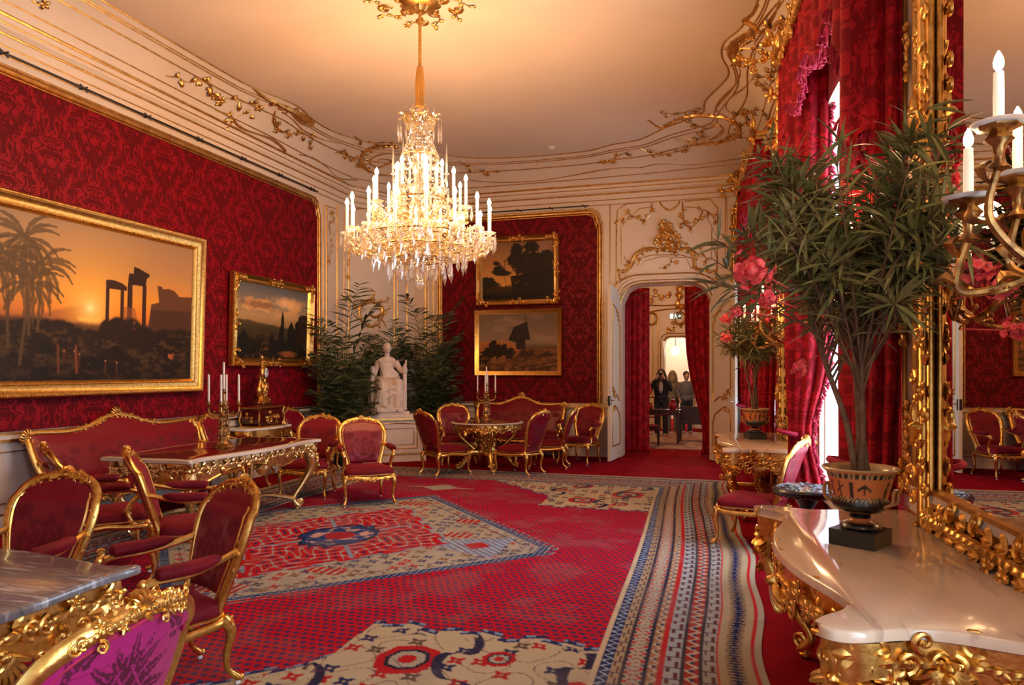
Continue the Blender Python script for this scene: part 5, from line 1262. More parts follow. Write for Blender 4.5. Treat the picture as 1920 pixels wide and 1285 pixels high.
def make_console(label, loc):
    t = thing('console_table', label, 'table', loc, RZR, 'marble topped gilt consoles by the windows wall')
    fr = [(-1.12,.0),(-1.10,.25),(-1.02,.55),(-1.10,.80),(-1.06,.89),(-.98,.86),(-.86,.76),(-.70,.76),(-.35,.86),(0,.90),(.35,.86),(.70,.76),(.86,.76),(.98,.86),(1.06,.89),(1.10,.80),(1.02,.55),(1.10,.25),(1.12,0)]
    P = cr([(x, y, 0) for x, y in fr], 5); mb = MB(); mb.prism([(p.x, p.y) for p in P], .775, .82, .012); mb.build('marble_top', M_marble, t)
    a = MB(); ap = [(p.x*.95, p.y*.95) for p in P]; apron(a, ap, .775, .11, .20, 3, False, 7)
    for x, y, n_ in ((0, .86, (0,1,0)), (-1.0, .78, (-.7,.7,0)), (1.0, .78, (.7,.7,0)), (-.97,.5,(-1,0,0)), (.97,.5,(1,0,0))): shell(a, V((x, y, .66)), (0,0,-1), n_, .15, .06, 9)
    for sg in (-1, 1):
        carve(a, [(sg*1.065,.10,.715),(sg*1.06,.24,.71),(sg*.99,.50,.705),(sg*1.05,.70,.71)], (sg,0,0), .13, .05, 21, 1.5); shell(a, V((sg*.98,.50,.70)), (0,0,-1), (sg,0,0), .12, .05, 9); scroll(a, V((sg*1.03,.62,.64)), (0,1,0), (sg,0,0), .05, .014, 1.4); scroll(a, V((sg*1.03,.34,.64)), (0,-1,0), (sg,0,0), .05, .014, 1.4, -1)
    carve(a, [(-.9,.775,.70),(-.45,.83,.69),(0,.88,.69),(.45,.83,.69),(.9,.775,.70)], (0,1,0), .14, .05, 22, 1.2)
    a.box((-1.0,.03,.70),(1.0,.06,.775)); a.build('apron', M_gold, t)
    for sx in (-1, 1):
        big_leg(t, M_gold, (sx*.96,.76), (sx*.80,.62), (sx*.7,.7), .055, 4+sx, .72); big_leg(t, M_gold, (sx*1.0,.14), (sx*.86,.16), (sx,.1), .045, 7+sx, .72)
    s = MB()
    for sx in (-1, 1): s.tube(cr([(sx*.80,.60,.16),(sx*.5,.42,.20),(sx*.2,.36,.27),(0,.36,.30)], 6), .028, 8); s.tube(cr([(sx*.86,.16,.16),(sx*.5,.22,.2),(0,.34,.29)], 6), .022, 8)
    shell(s, (0,.4,.3), (0,0,1), (0,1,0), .14, .06, 9); carve(s, [(-.3,.4,.26),(0,.42,.32),(.3,.4,.26)], (0,1,0), .14, .05, 4, 1.3); s.build('stretcher', M_gold, t); return t
c1_ = make_console('marble-topped gilt console table in the right foreground', rloc(3.62))
dup(c1_, rloc(9.05), RZR, 'farther marble-topped gilt console table, beside the open door leaf', 'marble topped gilt consoles by the windows wall')
def serp(L, W, a=.05):
    return cr([(-L*.5,-W*.5,0),(-L*.42,-W*.47,0),(-L*.25,-W*.5-a*.2,0),(0,-W*.5-a,0),(L*.25,-W*.5-a*.2,0),(L*.42,-W*.47,0),(L*.5,-W*.5,0),(L*.5+a*.0,-W*.3,0),(L*.5+a*.7,0,0),(L*.5,W*.3,0),(L*.5,W*.5,0),(L*.42,W*.47,0),(L*.25,W*.5+a*.2,0),(0,W*.5+a,0),(-L*.25,W*.5+a*.2,0),(-L*.42,W*.47,0),(-L*.5,W*.5,0),(-L*.5,W*.3,0),(-L*.5-a*.7,0,0),(-L*.5,-W*.3,0)], 3, True)
def make_table(label, L, W, loc, rz, mtop, medge, inset, m):
    t = thing('centre_table', label, 'table', loc, rz); P = serp(L, W); mb = MB(); mb.prism([(p.x, p.y) for p in P], .785, .825, .012); mb.build('table_top' if not inset else 'table_edge', medge, t)
    if inset: mb = MB(); mb.prism([(p.x*.93, p.y*.88) for p in P], .80, .828, .003); mb.build('glass_inset', mtop, t)
    a = MB(); apron(a, [(p.x*.94, p.y*.90) for p in P], .785, .09, .20, 5, True, 8)
    for x, y in ((0,W*.46),(0,-W*.46),(L*.475,0),(-L*.475,0)): shell(a, V((x,y,.66)), (0,0,-1), (x,y,0), .13, .05, 9)
    a.build('apron', m, t)
    for sx in (-1, 1):
        for sy in (-1, 1): big_leg(t, m, (sx*L*.44, sy*W*.38), (sx*L*.38, sy*W*.32), (sx, sy), .055, 3, .72)
    s = MB()
    for sx in (-1, 1):
        for sy in (-1, 1): s.tube(cr([(sx*L*.38, sy*W*.32, .13),(sx*L*.24, sy*W*.12, .22),(sx*L*.08, sy*.03, .17),(0,0,.22)], 5), .028, 7); scroll(s, V((sx*L*.2, sy*W*.1, .2)), (sx,sy,0), (0,0,1), .06, .015, 1.2)
    s.lathe([(.0,.0),(.05,.0),(.09,.06),(.05,.12),(.07,.18),(.02,.24),(0,.25)], (0,0,.17), 14, flute=.1, fn=7); s.build('stretcher', m, t); return t
make_table('long gilt table with a red glass top and a five-candle candelabrum on it', 2.22, 1.04, (-5.22, 6.50, 0), PI/2, M_glasstop, M_edge, True, M_gold2)
make_table('grey marble-topped gilt table cut off by the left edge in the foreground', 1.60, 1.20, (-3.18, 1.84, 0), 0, M_greymarble, M_greymarble, False, M_gold)
# round pedestal table
t = thing('round_table', 'round red-topped gilt pedestal table by the back sofa', 'table', (-3.80, 11.25, 0))
mb = MB(); mb.lathe([(.55,.77),(.60,.775),(.615,.79),(.60,.805),(.55,.808)], (0,0,0), 48); mb.build('table_edge', M_edge, t)
mb = MB(); mb.lathe([(.0,.80),(.555,.80),(.555,.812),(.0,.812)], (0,0,0), 48); mb.build('glass_inset', M_glasstop, t)
mb = MB(); ring = [(math.cos(k*PI/24)*.54, math.sin(k*PI/24)*.54) for k in range(48)]; apron(mb, ring, .77, .07, .13, 7, True, 12); mb.build('apron', M_gold, t)
mb = MB(); mb.lathe([(.0,.20),(.10,.22),(.16,.30),(.09,.40),(.06,.50),(.12,.60),(.10,.68),(.3,.75),(.3,.77),(0,.77)], (0,0,0), 18, flute=.12, fn=6)
for k in range(6): a = k*PI/3; carve(mb, [(.16*math.cos(a), .16*math.sin(a), .26), (.10*math.cos(a), .10*math.sin(a), .45), (.16*math.cos(a), .16*math.sin(a), .64)], (math.cos(a), math.sin(a), 0), .14, .05, k)
mb.build('pedestal', M_gold, t)
for k in range(4):
    a = k*PI/2+.5; o_ = V((math.cos(a), math.sin(a), 0)); l = MB(); l.tube(cr([o_*.42+V((0,0,.76)), o_*.47+V((0,0,.60)), o_*.30+V((0,0,.42)), o_*.16+V((0,0,.30))], 5), [.03,.035,.028,.04], 8)
    P = cr([o_*.12+V((0,0,.28)), o_*.25+V((0,0,.30)), o_*.36+V((0,0,.16)), o_*.46+V((0,0,.05)), o_*.52+V((0,0,.045))], 5); l.tube(P, [.06,.06,.045,.035,.025], 8); carve(l, [p+V((0,0,.04)) for p in P], o_+V((0,0,1)), .12, .04, k, 1.3); scroll(l, o_*.5+V((0,0,.05)), o_, o_.cross(V((0,0,1))), .03, .012); l.build('leg', M_gold, t)
# small console with the clock
t = thing('console_table', 'small console with a white marble top under the clock, against the left wall', 'table', (XL+.05, 9.23, 0), -PI/2)
P = cr([(x, y, 0) for x, y in [(-.57,0),(-.59,.2),(-.54,.38),(-.38,.40),(-.2,.46),(0,.49),(.2,.46),(.38,.40),(.54,.38),(.59,.2),(.57,0)]], 4)
mb = MB(); mb.prism([(p.x, p.y) for p in P], .775, .81, .01); mb.build('marble_top', mat('white_marble', (.82,.76,.70), .15, var=.1, vs=6), t)
mb = MB(); apron(mb, [(p.x*.95, p.y*.93) for p in P], .775, .08, .14, 9, False, 5); mb.build('apron', M_gold, t)
for sx in (-1, 1): big_leg(t, M_gold, (sx*.50,.34), (sx*.40,.28), (sx*.7,.7), .04, 4, .72); big_leg(t, M_gold, (sx*.52,.08), (sx*.46,.08), (sx,0), .035, 5, .72)
M_boulle = mat('red_tortoiseshell_veneer', (.10,.008,.006), .2, var=.6, vs=25, coat=.4)
t = thing('clock_cabinet', 'dark red lacquered chest with gilt mounts, base of the clock', 'cabinet', (XL+.29, 9.22, .811), -PI/2)
mb = MB()
for z0, z1, w0, w1 in ((0,.03,.28,.30),(.03,.12,.27,.31),(.12,.26,.31,.285),(.26,.29,.285,.30)):
    vs = [(sx*w_, sy*w_*.55, z) for z, w_ in ((z0,w0),(z1,w1)) for sx, sy in ((-1,-1),(1,-1),(1,1),(-1,1))]; mb.add(vs, [(3,2,1,0),(4,5,6,7),(0,1,5,4),(1,2,6,5),(2,3,7,6),(3,0,4,7)])
mb.build('chest', M_boulle, t, smooth=False)
mb = MB(); 
for sx in (-1, 1):
    for sy in (-1, 1): mb.tube(cr([(sx*.275,sy*.15,.0),(sx*.31,sy*.17,.1),(sx*.29,sy*.16,.2),(sx*.31,sy*.175,.29)], 4), .015, 6)
q = [(-.31,-.17,.295),(.31,-.17,.295),(.31,.17,.295),(-.31,.17,.295),(-.31,-.17,.295)]; mb.tube(q, .012, 6); mb.tube([(x,y,.01) for x,y,z in q], .012, 6)
carve(mb, [(-.16,.175,.15),(.16,.175,.15)], (0,1,0), .13, .02, 3, 1.2); carve(mb, [(.315,-.08,.15),(.315,.08,.15)], (1,0,0), .1, .02, 4); carve(mb, [(-.315,-.08,.15),(-.315,.08,.15)], (-1,0,0), .1, .02, 4)
for k in (-.1, .1): shell(mb, (k*1.0,.175,.06), (0,0,1), (0,1,0), .05, .02)
mb.build('gilt_mounts', M_gold, t)
mb = MB(); mb.lathe([(0,.29),(.29,.29),(.27,.32),(.18,.345),(0,.35)], (0,0,0), 24, 1, .6); mb.build('lid', M_boulle, t)
t = thing('mantel_clock', 'ornate gilt clock with a white dial standing on the dark red chest', 'clock', (XL+.30, 9.20, 1.162), -PI/2+.25)
mb = MB(); mb.lathe([(0,0),(.17,0),(.18,.03),(.13,.05),(.10,.10),(.14,.12),(.0,.13)], (0,0,0), 18, 1, .6, .08, 6); mb.tube(cr([(-.10,0,.1),(-.14,0,.2),(-.08,0,.32),(-.10,0,.42)],5), [.03,.045,.03,.03], 8); mb.tube(cr([(.10,0,.1),(.13,0,.2),(.08,0,.32),(.10,0,.42)],5), [.03,.045,.03,.03], 8)
mb.blob((0,0,.24),(0,0,1),(0,1,0),.12,.09,.06); mb.blob((0,.02,.46),(0,0,1),(0,1,0),.10,.095,.05,14,8); carve(mb, [(-.14,.05,.05),(.14,.05,.05)],(0,1,0),.12,.05,3,1.5); carve(mb, [(-.08,.05,.15),(0,.06,.28),(.08,.05,.15)],(0,1,0),.1,.04,5,1.6)
carve(mb, [(-.07,.02,.55),(0,.03,.62),(.07,.02,.55)],(0,1,0),.1,.05,6,1.5); mb.blob((0,0,.60),(0,0,1),(0,1,0),.06,.05,.04); mb.blob((.01,0,.69),(0,0,1),(0,1,0),.035,.028,.028); mb.tube(cr([(-.10,0,.45),(-.15,0,.5),(-.11,0,.56)],4),.02,6); mb.tube(cr([(.02,0,.66),(.08,.02,.66),(.09,.02,.73)],4),.012,6); mb.build('case', M_gold, t)
mb = MB(); mb.blob((0,.068,.46),(0,1,0),(0,0,1),.010,.072,.072,20,6); mb.build('dial', mat('white_enamel', (.85,.83,.8), .2), t)
mb = MB()
for k in range(12): a = k*PI/6; mb.box((.055*math.sin(a)-.003,.0775,.46+.055*math.cos(a)-.006),(.055*math.sin(a)+.003,.0785,.46+.055*math.cos(a)+.006))
mb.tube([(0,.080,.46),(.03,.080,.485)],.003,5); mb.tube([(0,.080,.46),(-.012,.080,.51)],.0025,5); mb.build('hands_and_numerals', M_black, t)
# dark gueridon by the window
t = thing('small_round_table', 'small dark inlaid round table in front of the window curtains', 'table', (.60, 5.78, 0)); mb = MB()
mb.lathe([(0,.70),(.20,.705),(.235,.72),(.245,.735),(.25,.75),(.24,.765),(0,.768)], (0,0,0), 40); mb.build('table_top', M_ebony, t)
mb = MB()
for k in range(40): a = k*PI/20; mb.blob((.232*math.cos(a), .232*math.sin(a), .722), (0,0,1), (math.cos(a),math.sin(a),0), .010,.010,.010, 6, 4)
mb.build('beaded_rim', M_ebony, t)
mb = MB()
for k in range(8): a = k*PI/4; vine(mb, [V((.05*math.cos(a),.05*math.sin(a),.768)), V((.12*math.cos(a+.3),.12*math.sin(a+.3),.768)), V((.2*math.cos(a),.2*math.sin(a),.767))], (0,0,1), .0025, .03, k)
mb.tube([(.215*math.cos(k*PI/16), .215*math.sin(k*PI/16), .767) for k in range(32)], .002, 4, closed=True); mb.build('inlay', mat('grey_inlay', (.16,.2,.24), .3), t)
mb = MB(); mb.lathe([(0,.06),(.06,.08),(.03,.18),(.045,.30),(.025,.45),(.05,.62),(.10,.70),(0,.70)], (0,0,0), 16); mb.build('column', M_ebony, t)
for k in range(3): a = k*2*PI/3+.4; mb = MB(); mb.tube(cr([(.03*math.cos(a),.03*math.sin(a),.16),(.14*math.cos(a),.14*math.sin(a),.12),(.22*math.cos(a),.22*math.sin(a),.022),(.24*math.cos(a),.24*math.sin(a),.02)],5), [.03,.025,.018,.02], 8); mb.build('leg', M_ebony, t)

# ================================================================ candelabra
def make_candelabrum(label):
    t = thing('candelabrum', label, 'candelabrum', (0,0,0), 0, 'gilt bronze candelabra on the tables'); b = MB()
    b.lathe([(0,0),(.10,0),(.105,.02),(.08,.035),(.085,.05),(.045,.08),(.03,.12),(.05,.16),(.035,.20),(.025,.27),(.045,.32),(.03,.37),(.02,.42),(.03,.45),(.018,.50),(0,.505)], (0,0,0), 18, flute=.12, fn=6)
    for k in range(5): a = k*2*PI/5; carve(b, [(.06*math.cos(a),.06*math.sin(a),.05),(.05*math.cos(a),.05*math.sin(a),.15),(.045*math.cos(a),.045*math.sin(a),.35),(.035*math.cos(a),.035*math.sin(a),.45)], (math.cos(a),math.sin(a),0), .05, .02, k, .8)
    b.build('stem', M_bronze, t); ang = [0, PI/2, PI, 3*PI/2]
    for k, a in enumerate(ang+[None]):
        m = MB()
        if a is None: x = y = 0; z = .60; m.tube([(0,0,.5),(0,0,.585)], .014, 8)
        else:
            x, y, z = .15*math.cos(a), .15*math.sin(a), .47; m.tube(cr([(0,0,.38),(x*.5,y*.5,.34),(x*.95,y*.95,.37),(x,y,.44)], 5), [.013,.012,.009], 7); m.leaf((x*.6,y*.6,.35),(x,y,.2),(0,0,1),.05,.015,.4,.5)
        m.lathe([(.006,-.03),(.014,-.02),(.032,-.008),(.034,0),(.016,.002),(.018,.03),(.0,.03)], (x,y,z), 12); arm = m.build('arm', M_bronze, t)
        c = MB(); taper(c, (x,y,z+.028), .285, .0115); c.tube([(x,y,z+.312),(x,y,z+.322)], .0015, 4); c.build('candle', M_wax, arm)
    return t
cd = make_candelabrum('bronze candelabrum with five unlit candles on the long red-topped table'); cd.location = (-5.10, 6.35, .829); cd.rotation_euler = (0,0,.5)
dup(cd, (-3.83, 11.30, .813), .2, 'bronze candelabrum with unlit candles on the round table', 'gilt bronze candelabra on the tables')

# ================================================================ chandelier
ch = thing('chandelier', 'large lit crystal chandelier hanging over the rug', 'chandelier', (CHX, CHY, 0))
mb = MB(); mb.tube([(0,0,4.9),(0,0,5.6)], .017, 10)
for k in range(14): mb.blob((0,0,4.94+k*.05),(0,0,1),(1,0,0),.022,.021,.021,8,4)
mb.build('cord', mat('gold_cord', (.62,.30,.06), .6, .3, bump=.5, bs=120), ch)
mb = MB(); mb.lathe([(.0,4.96),(.03,4.955),(.036,4.9),(.045,4.8),(.048,4.7),(.042,4.6),(.046,4.52),(0,4.51)], (0,0,0), 36, flute=.10, fn=12); mb.build('tassel', mat('gold_tassel', (.60,.28,.05), .55, .3), ch)
mb = MB(); mb.lathe([(0,4.52),(.03,4.5),(.05,4.42),(.09,4.38),(.05,4.33),(.03,4.2),(.05,4.05),(.09,3.98),(.05,3.9),(.08,3.8),(.04,3.72),(.10,3.6),(.05,3.5),(.11,3.38),(.06,3.25),(.14,3.12),(.10,3.0),(.13,2.9),(.06,2.8),(.03,2.72),(0,2.70)], (0,0,0), 20, flute=.06, fn=10); mb.build('crystal_stem', M_crystal, ch)
mb = MB(); mb.blob((0,0,2.60),(0,0,1),(1,0,0),.058,.058,.058,16,12); mb.tube([(0,0,2.65),(0,0,2.72)], .006, 5); mb.build('crystal_ball', M_crystal, ch)
mb = MB()
for z, r in ((4.40,.16),(3.98,.20),(3.50,.30),(3.10,.62),(2.98,.50),(2.86,.34),(3.10,.40)): mb.tube([(r*math.cos(k*PI/16), r*math.sin(k*PI/16), z) for k in range(32)], .009, 5, closed=True)
mb.tube([(0,0,2.8),(0,0,4.45)], .012, 6)
for z, r in ((4.40,.16),(3.98,.20),(3.50,.30),(3.10,.62),(3.10,.40)):
    for k in range(3): a = k*2*PI/3; mb.tube([(0,0,z),(r*math.cos(a),r*math.sin(a),z)], .005, 5)
for k in range(12): a = k*PI/6; mb.tube([(0,0,3.0),(.5*math.cos(a),.5*math.sin(a),3.0)], .006, 5); mb.tube([(0,0,2.86),(.34*math.cos(a),.34*math.sin(a),2.86)], .006, 5)
mb.build('metal_frame', M_bronze, ch)
def prism_bead(mb, p, L, r):
    p = V(p); vs = [p, p-V((0,0,L))]; k = 6
    for z, q in ((.12,.5),(.62,1.0)): vs += [p+V((r*q*math.cos(2*PI*i/k), r*q*math.sin(2*PI*i/k), -L*z)) for i in range(k)]
    fs = [(0, 2+i, 2+(i+1) % k) for i in range(k)]+[(2+i, 8+i, 8+(i+1) % k, 2+(i+1) % k) for i in range(k)]+[(1, 8+(i+1) % k, 8+i) for i in range(k)]; mb.add(vs, fs)
def ch_arm(R, z, r0, z0, npend, clen, seed, a0):
    m = MB(); P = cr([(r0,0,z0),(r0+(R-r0)*.35,0,z0-.12),(R*.82,0,z-.20),(R,0,z-.12),(R,0,z-.03)], 5); m.tube(P, [.016,.014,.012,.010], 6)
    for q in (4, 8, 12, 16): m.blob(P[q], P[q]-P[q-1], (0,1,0), .03, .024, .024, 8, 5); m.leaf(P[q], (P[q]-P[q-1])+V((0,0,.03)), (0,.3,1), .09, .022, .4, .4)
    arm = m.build('arm', M_crystal2, ch, smooth=True)
    d = MB(); d.lathe([(.0,-.02),(.02,-.018),(.055,0),(.075,.012),(.07,.016),(.02,.004),(.016,.03),(0,.03)], (R,0,z), 14, flute=.06, fn=7); d.build('drip_pan', M_crystal, arm)
    c = MB(); c.lathe([(.015,.03),(.015,clen),(.004,clen+.004)], (R,0,z), 10); c.build('candle', M_bulb2, arm)
    c = MB(); c.lathe([(.004,0),(.019,.016),(.022,.036),(.014,.06),(.002,.082)], (R,0,z+clen), 10); c.build('bulb', M_bulb, arm)
    for k in range(npend):
        a = k*2*PI/npend+.4; p = MB(); q = V((R+.066*math.cos(a), .066*math.sin(a), z+.004)); p.blob(q-V((0,0,.02)),(0,0,1),(1,0,0),.012,.010,.010,6,4); prism_bead(p, q-V((0,0,.03)), .12+.04*(k % 2), .019); p.build('pendant', M_crystal, arm, smooth=False)
    return arm
def kids(o): return list(o.children)
def ring_of(proto, n, a0=0):
    ks = [o for o in C.objects if o.parent == proto]; proto.rotation_euler = (0,0,a0)
    for k in range(1, n):
        c = proto.copy(); C.objects.link(c); c.rotation_euler = (0,0,a0+k*2*PI/n); c.parent = ch
        for x in ks: y = x.copy(); C.objects.link(y); y.parent = c
ring_of(ch_arm(.77, 3.11, .12, 3.02, 4, .30, 1, 0), 16, .10); ring_of(ch_arm(.50, 3.42, .10, 3.16, 2, .28, 2, 0), 10, .25); ring_of(ch_arm(.25, 3.60, .06, 3.40, 2, .26, 3, 0), 6, .1)
# crown arms with spikes, hung pendants
for k in range(8):
    a = k*PI/4; u_ = V((math.cos(a), math.sin(a), 0)); m = MB(); m.tube(cr([u_*.03+V((0,0,4.33)), u_*.13+V((0,0,4.28)), u_*.20+V((0,0,4.42)), u_*.25+V((0,0,4.40))], 5), [.012,.010,.007], 6); m.leaf(u_*.12+V((0,0,4.3)), u_+V((0,0,.8)), (0,0,1), .16, .03, .3, .4); m.leaf(u_*.06+V((0,0,4.35)), u_*.5+V((0,0,1)), u_, .18, .025, .3, .4); arm = m.build('crown_branch', M_crystal2, ch)
    for r in (.16,.22,.25): m = MB(); q = u_*r+V((0,0,4.36)); m.tube([q, q-V((0,0,.1))], .003, 4); prism_bead(m, q-V((0,0,.08)), .13, .013); m.build('pendant', M_crystal, arm, smooth=False)
for k in range(6):
    a = k*PI/3+.3; u_ = V((math.cos(a), math.sin(a), 0)); m = MB(); m.tube(cr([u_*.04+V((0,0,3.92)), u_*.14+V((0,0,3.84)), u_*.20+V((0,0,3.95)), u_*.15+V((0,0,4.05)), u_*.11+V((0,0,4.0))], 5), [.016,.014,.010], 7); m.tube(cr([u_*.05+V((0,0,3.7)), u_*.17+V((0,0,3.62)), u_*.27+V((0,0,3.72)), u_*.29+V((0,0,3.78))], 5), [.014,.012,.010], 7); m.lathe([(.0,0),(.03,.01),(.012,.03),(.014,.08),(.010,.2),(.002,.34)], u_*.29+V((0,0,3.78)), 8); arm = m.build('spire_branch', M_crystal, ch)
    m = MB(); q = u_*.29+V((0,0,3.77)); prism_bead(m, q, .14, .014); m.build('pendant', M_crystal, arm, smooth=False)
rnd = random.Random(8); m = MB()                                     # chains and the basket of beads nobody could count
def chain(a, b, sag, n, s):
    a, b = V(a), V(b)
    for i in range(n+1):
        f = i/n; p = a.lerp(b, f)-V((0,0,sag*4*f*(1-f))); m.mi = 1 if rnd.random() < .35 else 0; q = V((rnd.uniform(-1,1), rnd.uniform(-1,1), rnd.uniform(-1,1))); m.blob(p, q, (0,0,1) if abs(q.z) < .9 else (1,0,0), s*rnd.uniform(.8,1.4), s*.7, s*.7, 5, 3)
for k in range(32):
    a = k*PI/16; c_, s_ = math.cos(a), math.sin(a)
    for (r1, z1, r2, z2, sg, n) in ((.08,4.35,.20,3.98,.03,10),(.20,3.98,.28,3.6,.05,8),(.30,3.5,.62,3.12,.12,14),(.10,3.4,.3,3.05,.06,8),(.62,3.10,.50,2.97,.03,6),(.50,2.97,.34,2.85,.03,7),(.34,2.85,.04,2.74,.02,8),(.42,3.3,.74,3.13,.08,9),(.25,3.5,.48,3.4,.08,7)): chain((r1*c_, r1*s_, z1), (r2*c_, r2*s_, z2), sg, n, .012)
for k in range(260):
    a = rnd.random()*2*PI; q = rnd.random()**.5; r = .08+.6*q; z = 3.16-.10*rnd.random()-.28*(1-q)+.06; m.mi = 1 if rnd.random() < .5 else 0; m.blob((r*math.cos(a), r*math.sin(a), z), (rnd.uniform(-1,1), rnd.uniform(-1,1), .3), (0,0,1), .026, .016, .016, 6, 4)
o = m.build('bead_chains', [M_crystal, M_crystal2], ch, smooth=False); o['kind'] = 'stuff'
for r, z, n, L in ((.62,3.07,30,.15),(.50,2.95,26,.16),(.34,2.83,18,.15),(.16,2.76,10,.11)):
    for k in range(n): a = k*2*PI/n; m = MB(); p = V((r*math.cos(a), r*math.sin(a), z)); m.blob(p,(0,0,1),(1,0,0),.012,.012,.012,6,4); prism_bead(m, p-V((0,0,.01)), L*(1.1+.4*(k % 2)), .025); m.build('pendant', M_crystal, ch, smooth=False)
for k in range(6):
    a = k*PI/3+.2; lamp('POINT', 'chandelier_bulb_light', (CHX+.78*math.cos(a), CHY+.78*math.sin(a), 3.52), P_CHAND*1.12, WARM, shadow_soft_size=.12)
# ================================================================ plants
def urn(label, loc, rz, s=1.0):
    t = thing('urn', label, 'vase', loc, rz, 'painted urns on black plinths')
    mb = MB(); mb.box((-.105,-.105,0),(.105,.105,.075)); mb.build('plinth', mat('dark_stone', (.03,.032,.025), .35, var=.5, vs=20), t, smooth=False)
    n = 96; prof = [(.0,.076),(.085,.076),(.09,.085),(.085,.095),(.075,.105),(.05,.115),(.045,.125),(.052,.132),(.045,.142),(.05,.15),(.085,.158),(.115,.175),(.128,.195),(.126,.21),(.118,.225)]
    prof += [(.118+.002*k, .225+.0075*k) for k in range(1, 15)]+[(.15,.345),(.165,.358),(.172,.365),(.168,.371),(.15,.366),(.135,.35),(.13,.335),(.0,.33)]
    mb = MB(); mb.lathe(prof, (0,0,0), n); o = mb.build('bowl', M_vase, t)
    OR, BK, CR = lin((206,120,66)), lin((16,13,12)), lin((196,160,112))
    def col(c):
        a = math.atan2(c.y, c.x); z = c.z; r = math.hypot(c.x, c.y)
        if z > .36 or (z > .325 and r < .14): return CR
        if z > .345: return OR
        if .325 < z: return BK if math.sin(a*60) > -.2 else CR
        if .315 < z: return OR
        if .235 < z < .315:
            k = math.floor(a/.42); f = (a/.42-k-.5)*2; zz = (z-.275)/.04; h = (k*7+3) % 5
            if h == 0 and abs(f) < .35-.12*zz and abs(zz) < .95: return BK
            if h == 1 and (abs(f-.2*zz) < .28 and -.9 < zz < .5 or math.hypot(f-.25, zz-.7) < .25): return BK
            if h == 2 and (abs(zz-.5+abs(f)*.6) < .22 or (abs(f) < .2 and -.6 < zz < .5)): return BK
            if h == 3 and (abs(f) < .22 and -.95 < zz < .45 or math.hypot(f, zz-.7) < .24 or abs(zz-.1-f*.5) < .1 and abs(f) < .8): return BK
            return OR
        if .215 < z < .235: return BK if math.sin(a*40+(z-.225)*300) > 0 else CR
        if .11 < z < .13 or .098 < z < .102: return OR
        return BK
    at = o.data.color_attributes.new('Col', 'FLOAT_COLOR', 'POINT'); at.data.foreach_set('color', [x for v in o.data.vertices for x in col(v.co)+(1,)])
    for a in (0, PI):
        mb = MB(); u_ = V((math.cos(a), math.sin(a), 0)); sd_ = V((-math.sin(a), math.cos(a), 0))
        mb.tube(cr([u_*.118+sd_*.032+V((0,0,.195)), u_*.155+sd_*.032+V((0,0,.215)), u_*.160+sd_*.026+V((0,0,.265)), u_*.158+V((0,0,.275)), u_*.160-sd_*.026+V((0,0,.265)), u_*.155-sd_*.032+V((0,0,.215)), u_*.118-sd_*.032+V((0,0,.195))], 5), .0085, 7)
        mb.build('handle', mat('glazed_handle', (.42,.19,.06), .25, coat=.3), t)
    mb = MB(); mb.lathe([(0,.331),(.128,.331),(.12,.338),(0,.342)], (0,0,0), 24); mb.build('gravel', M_soil, t); return t
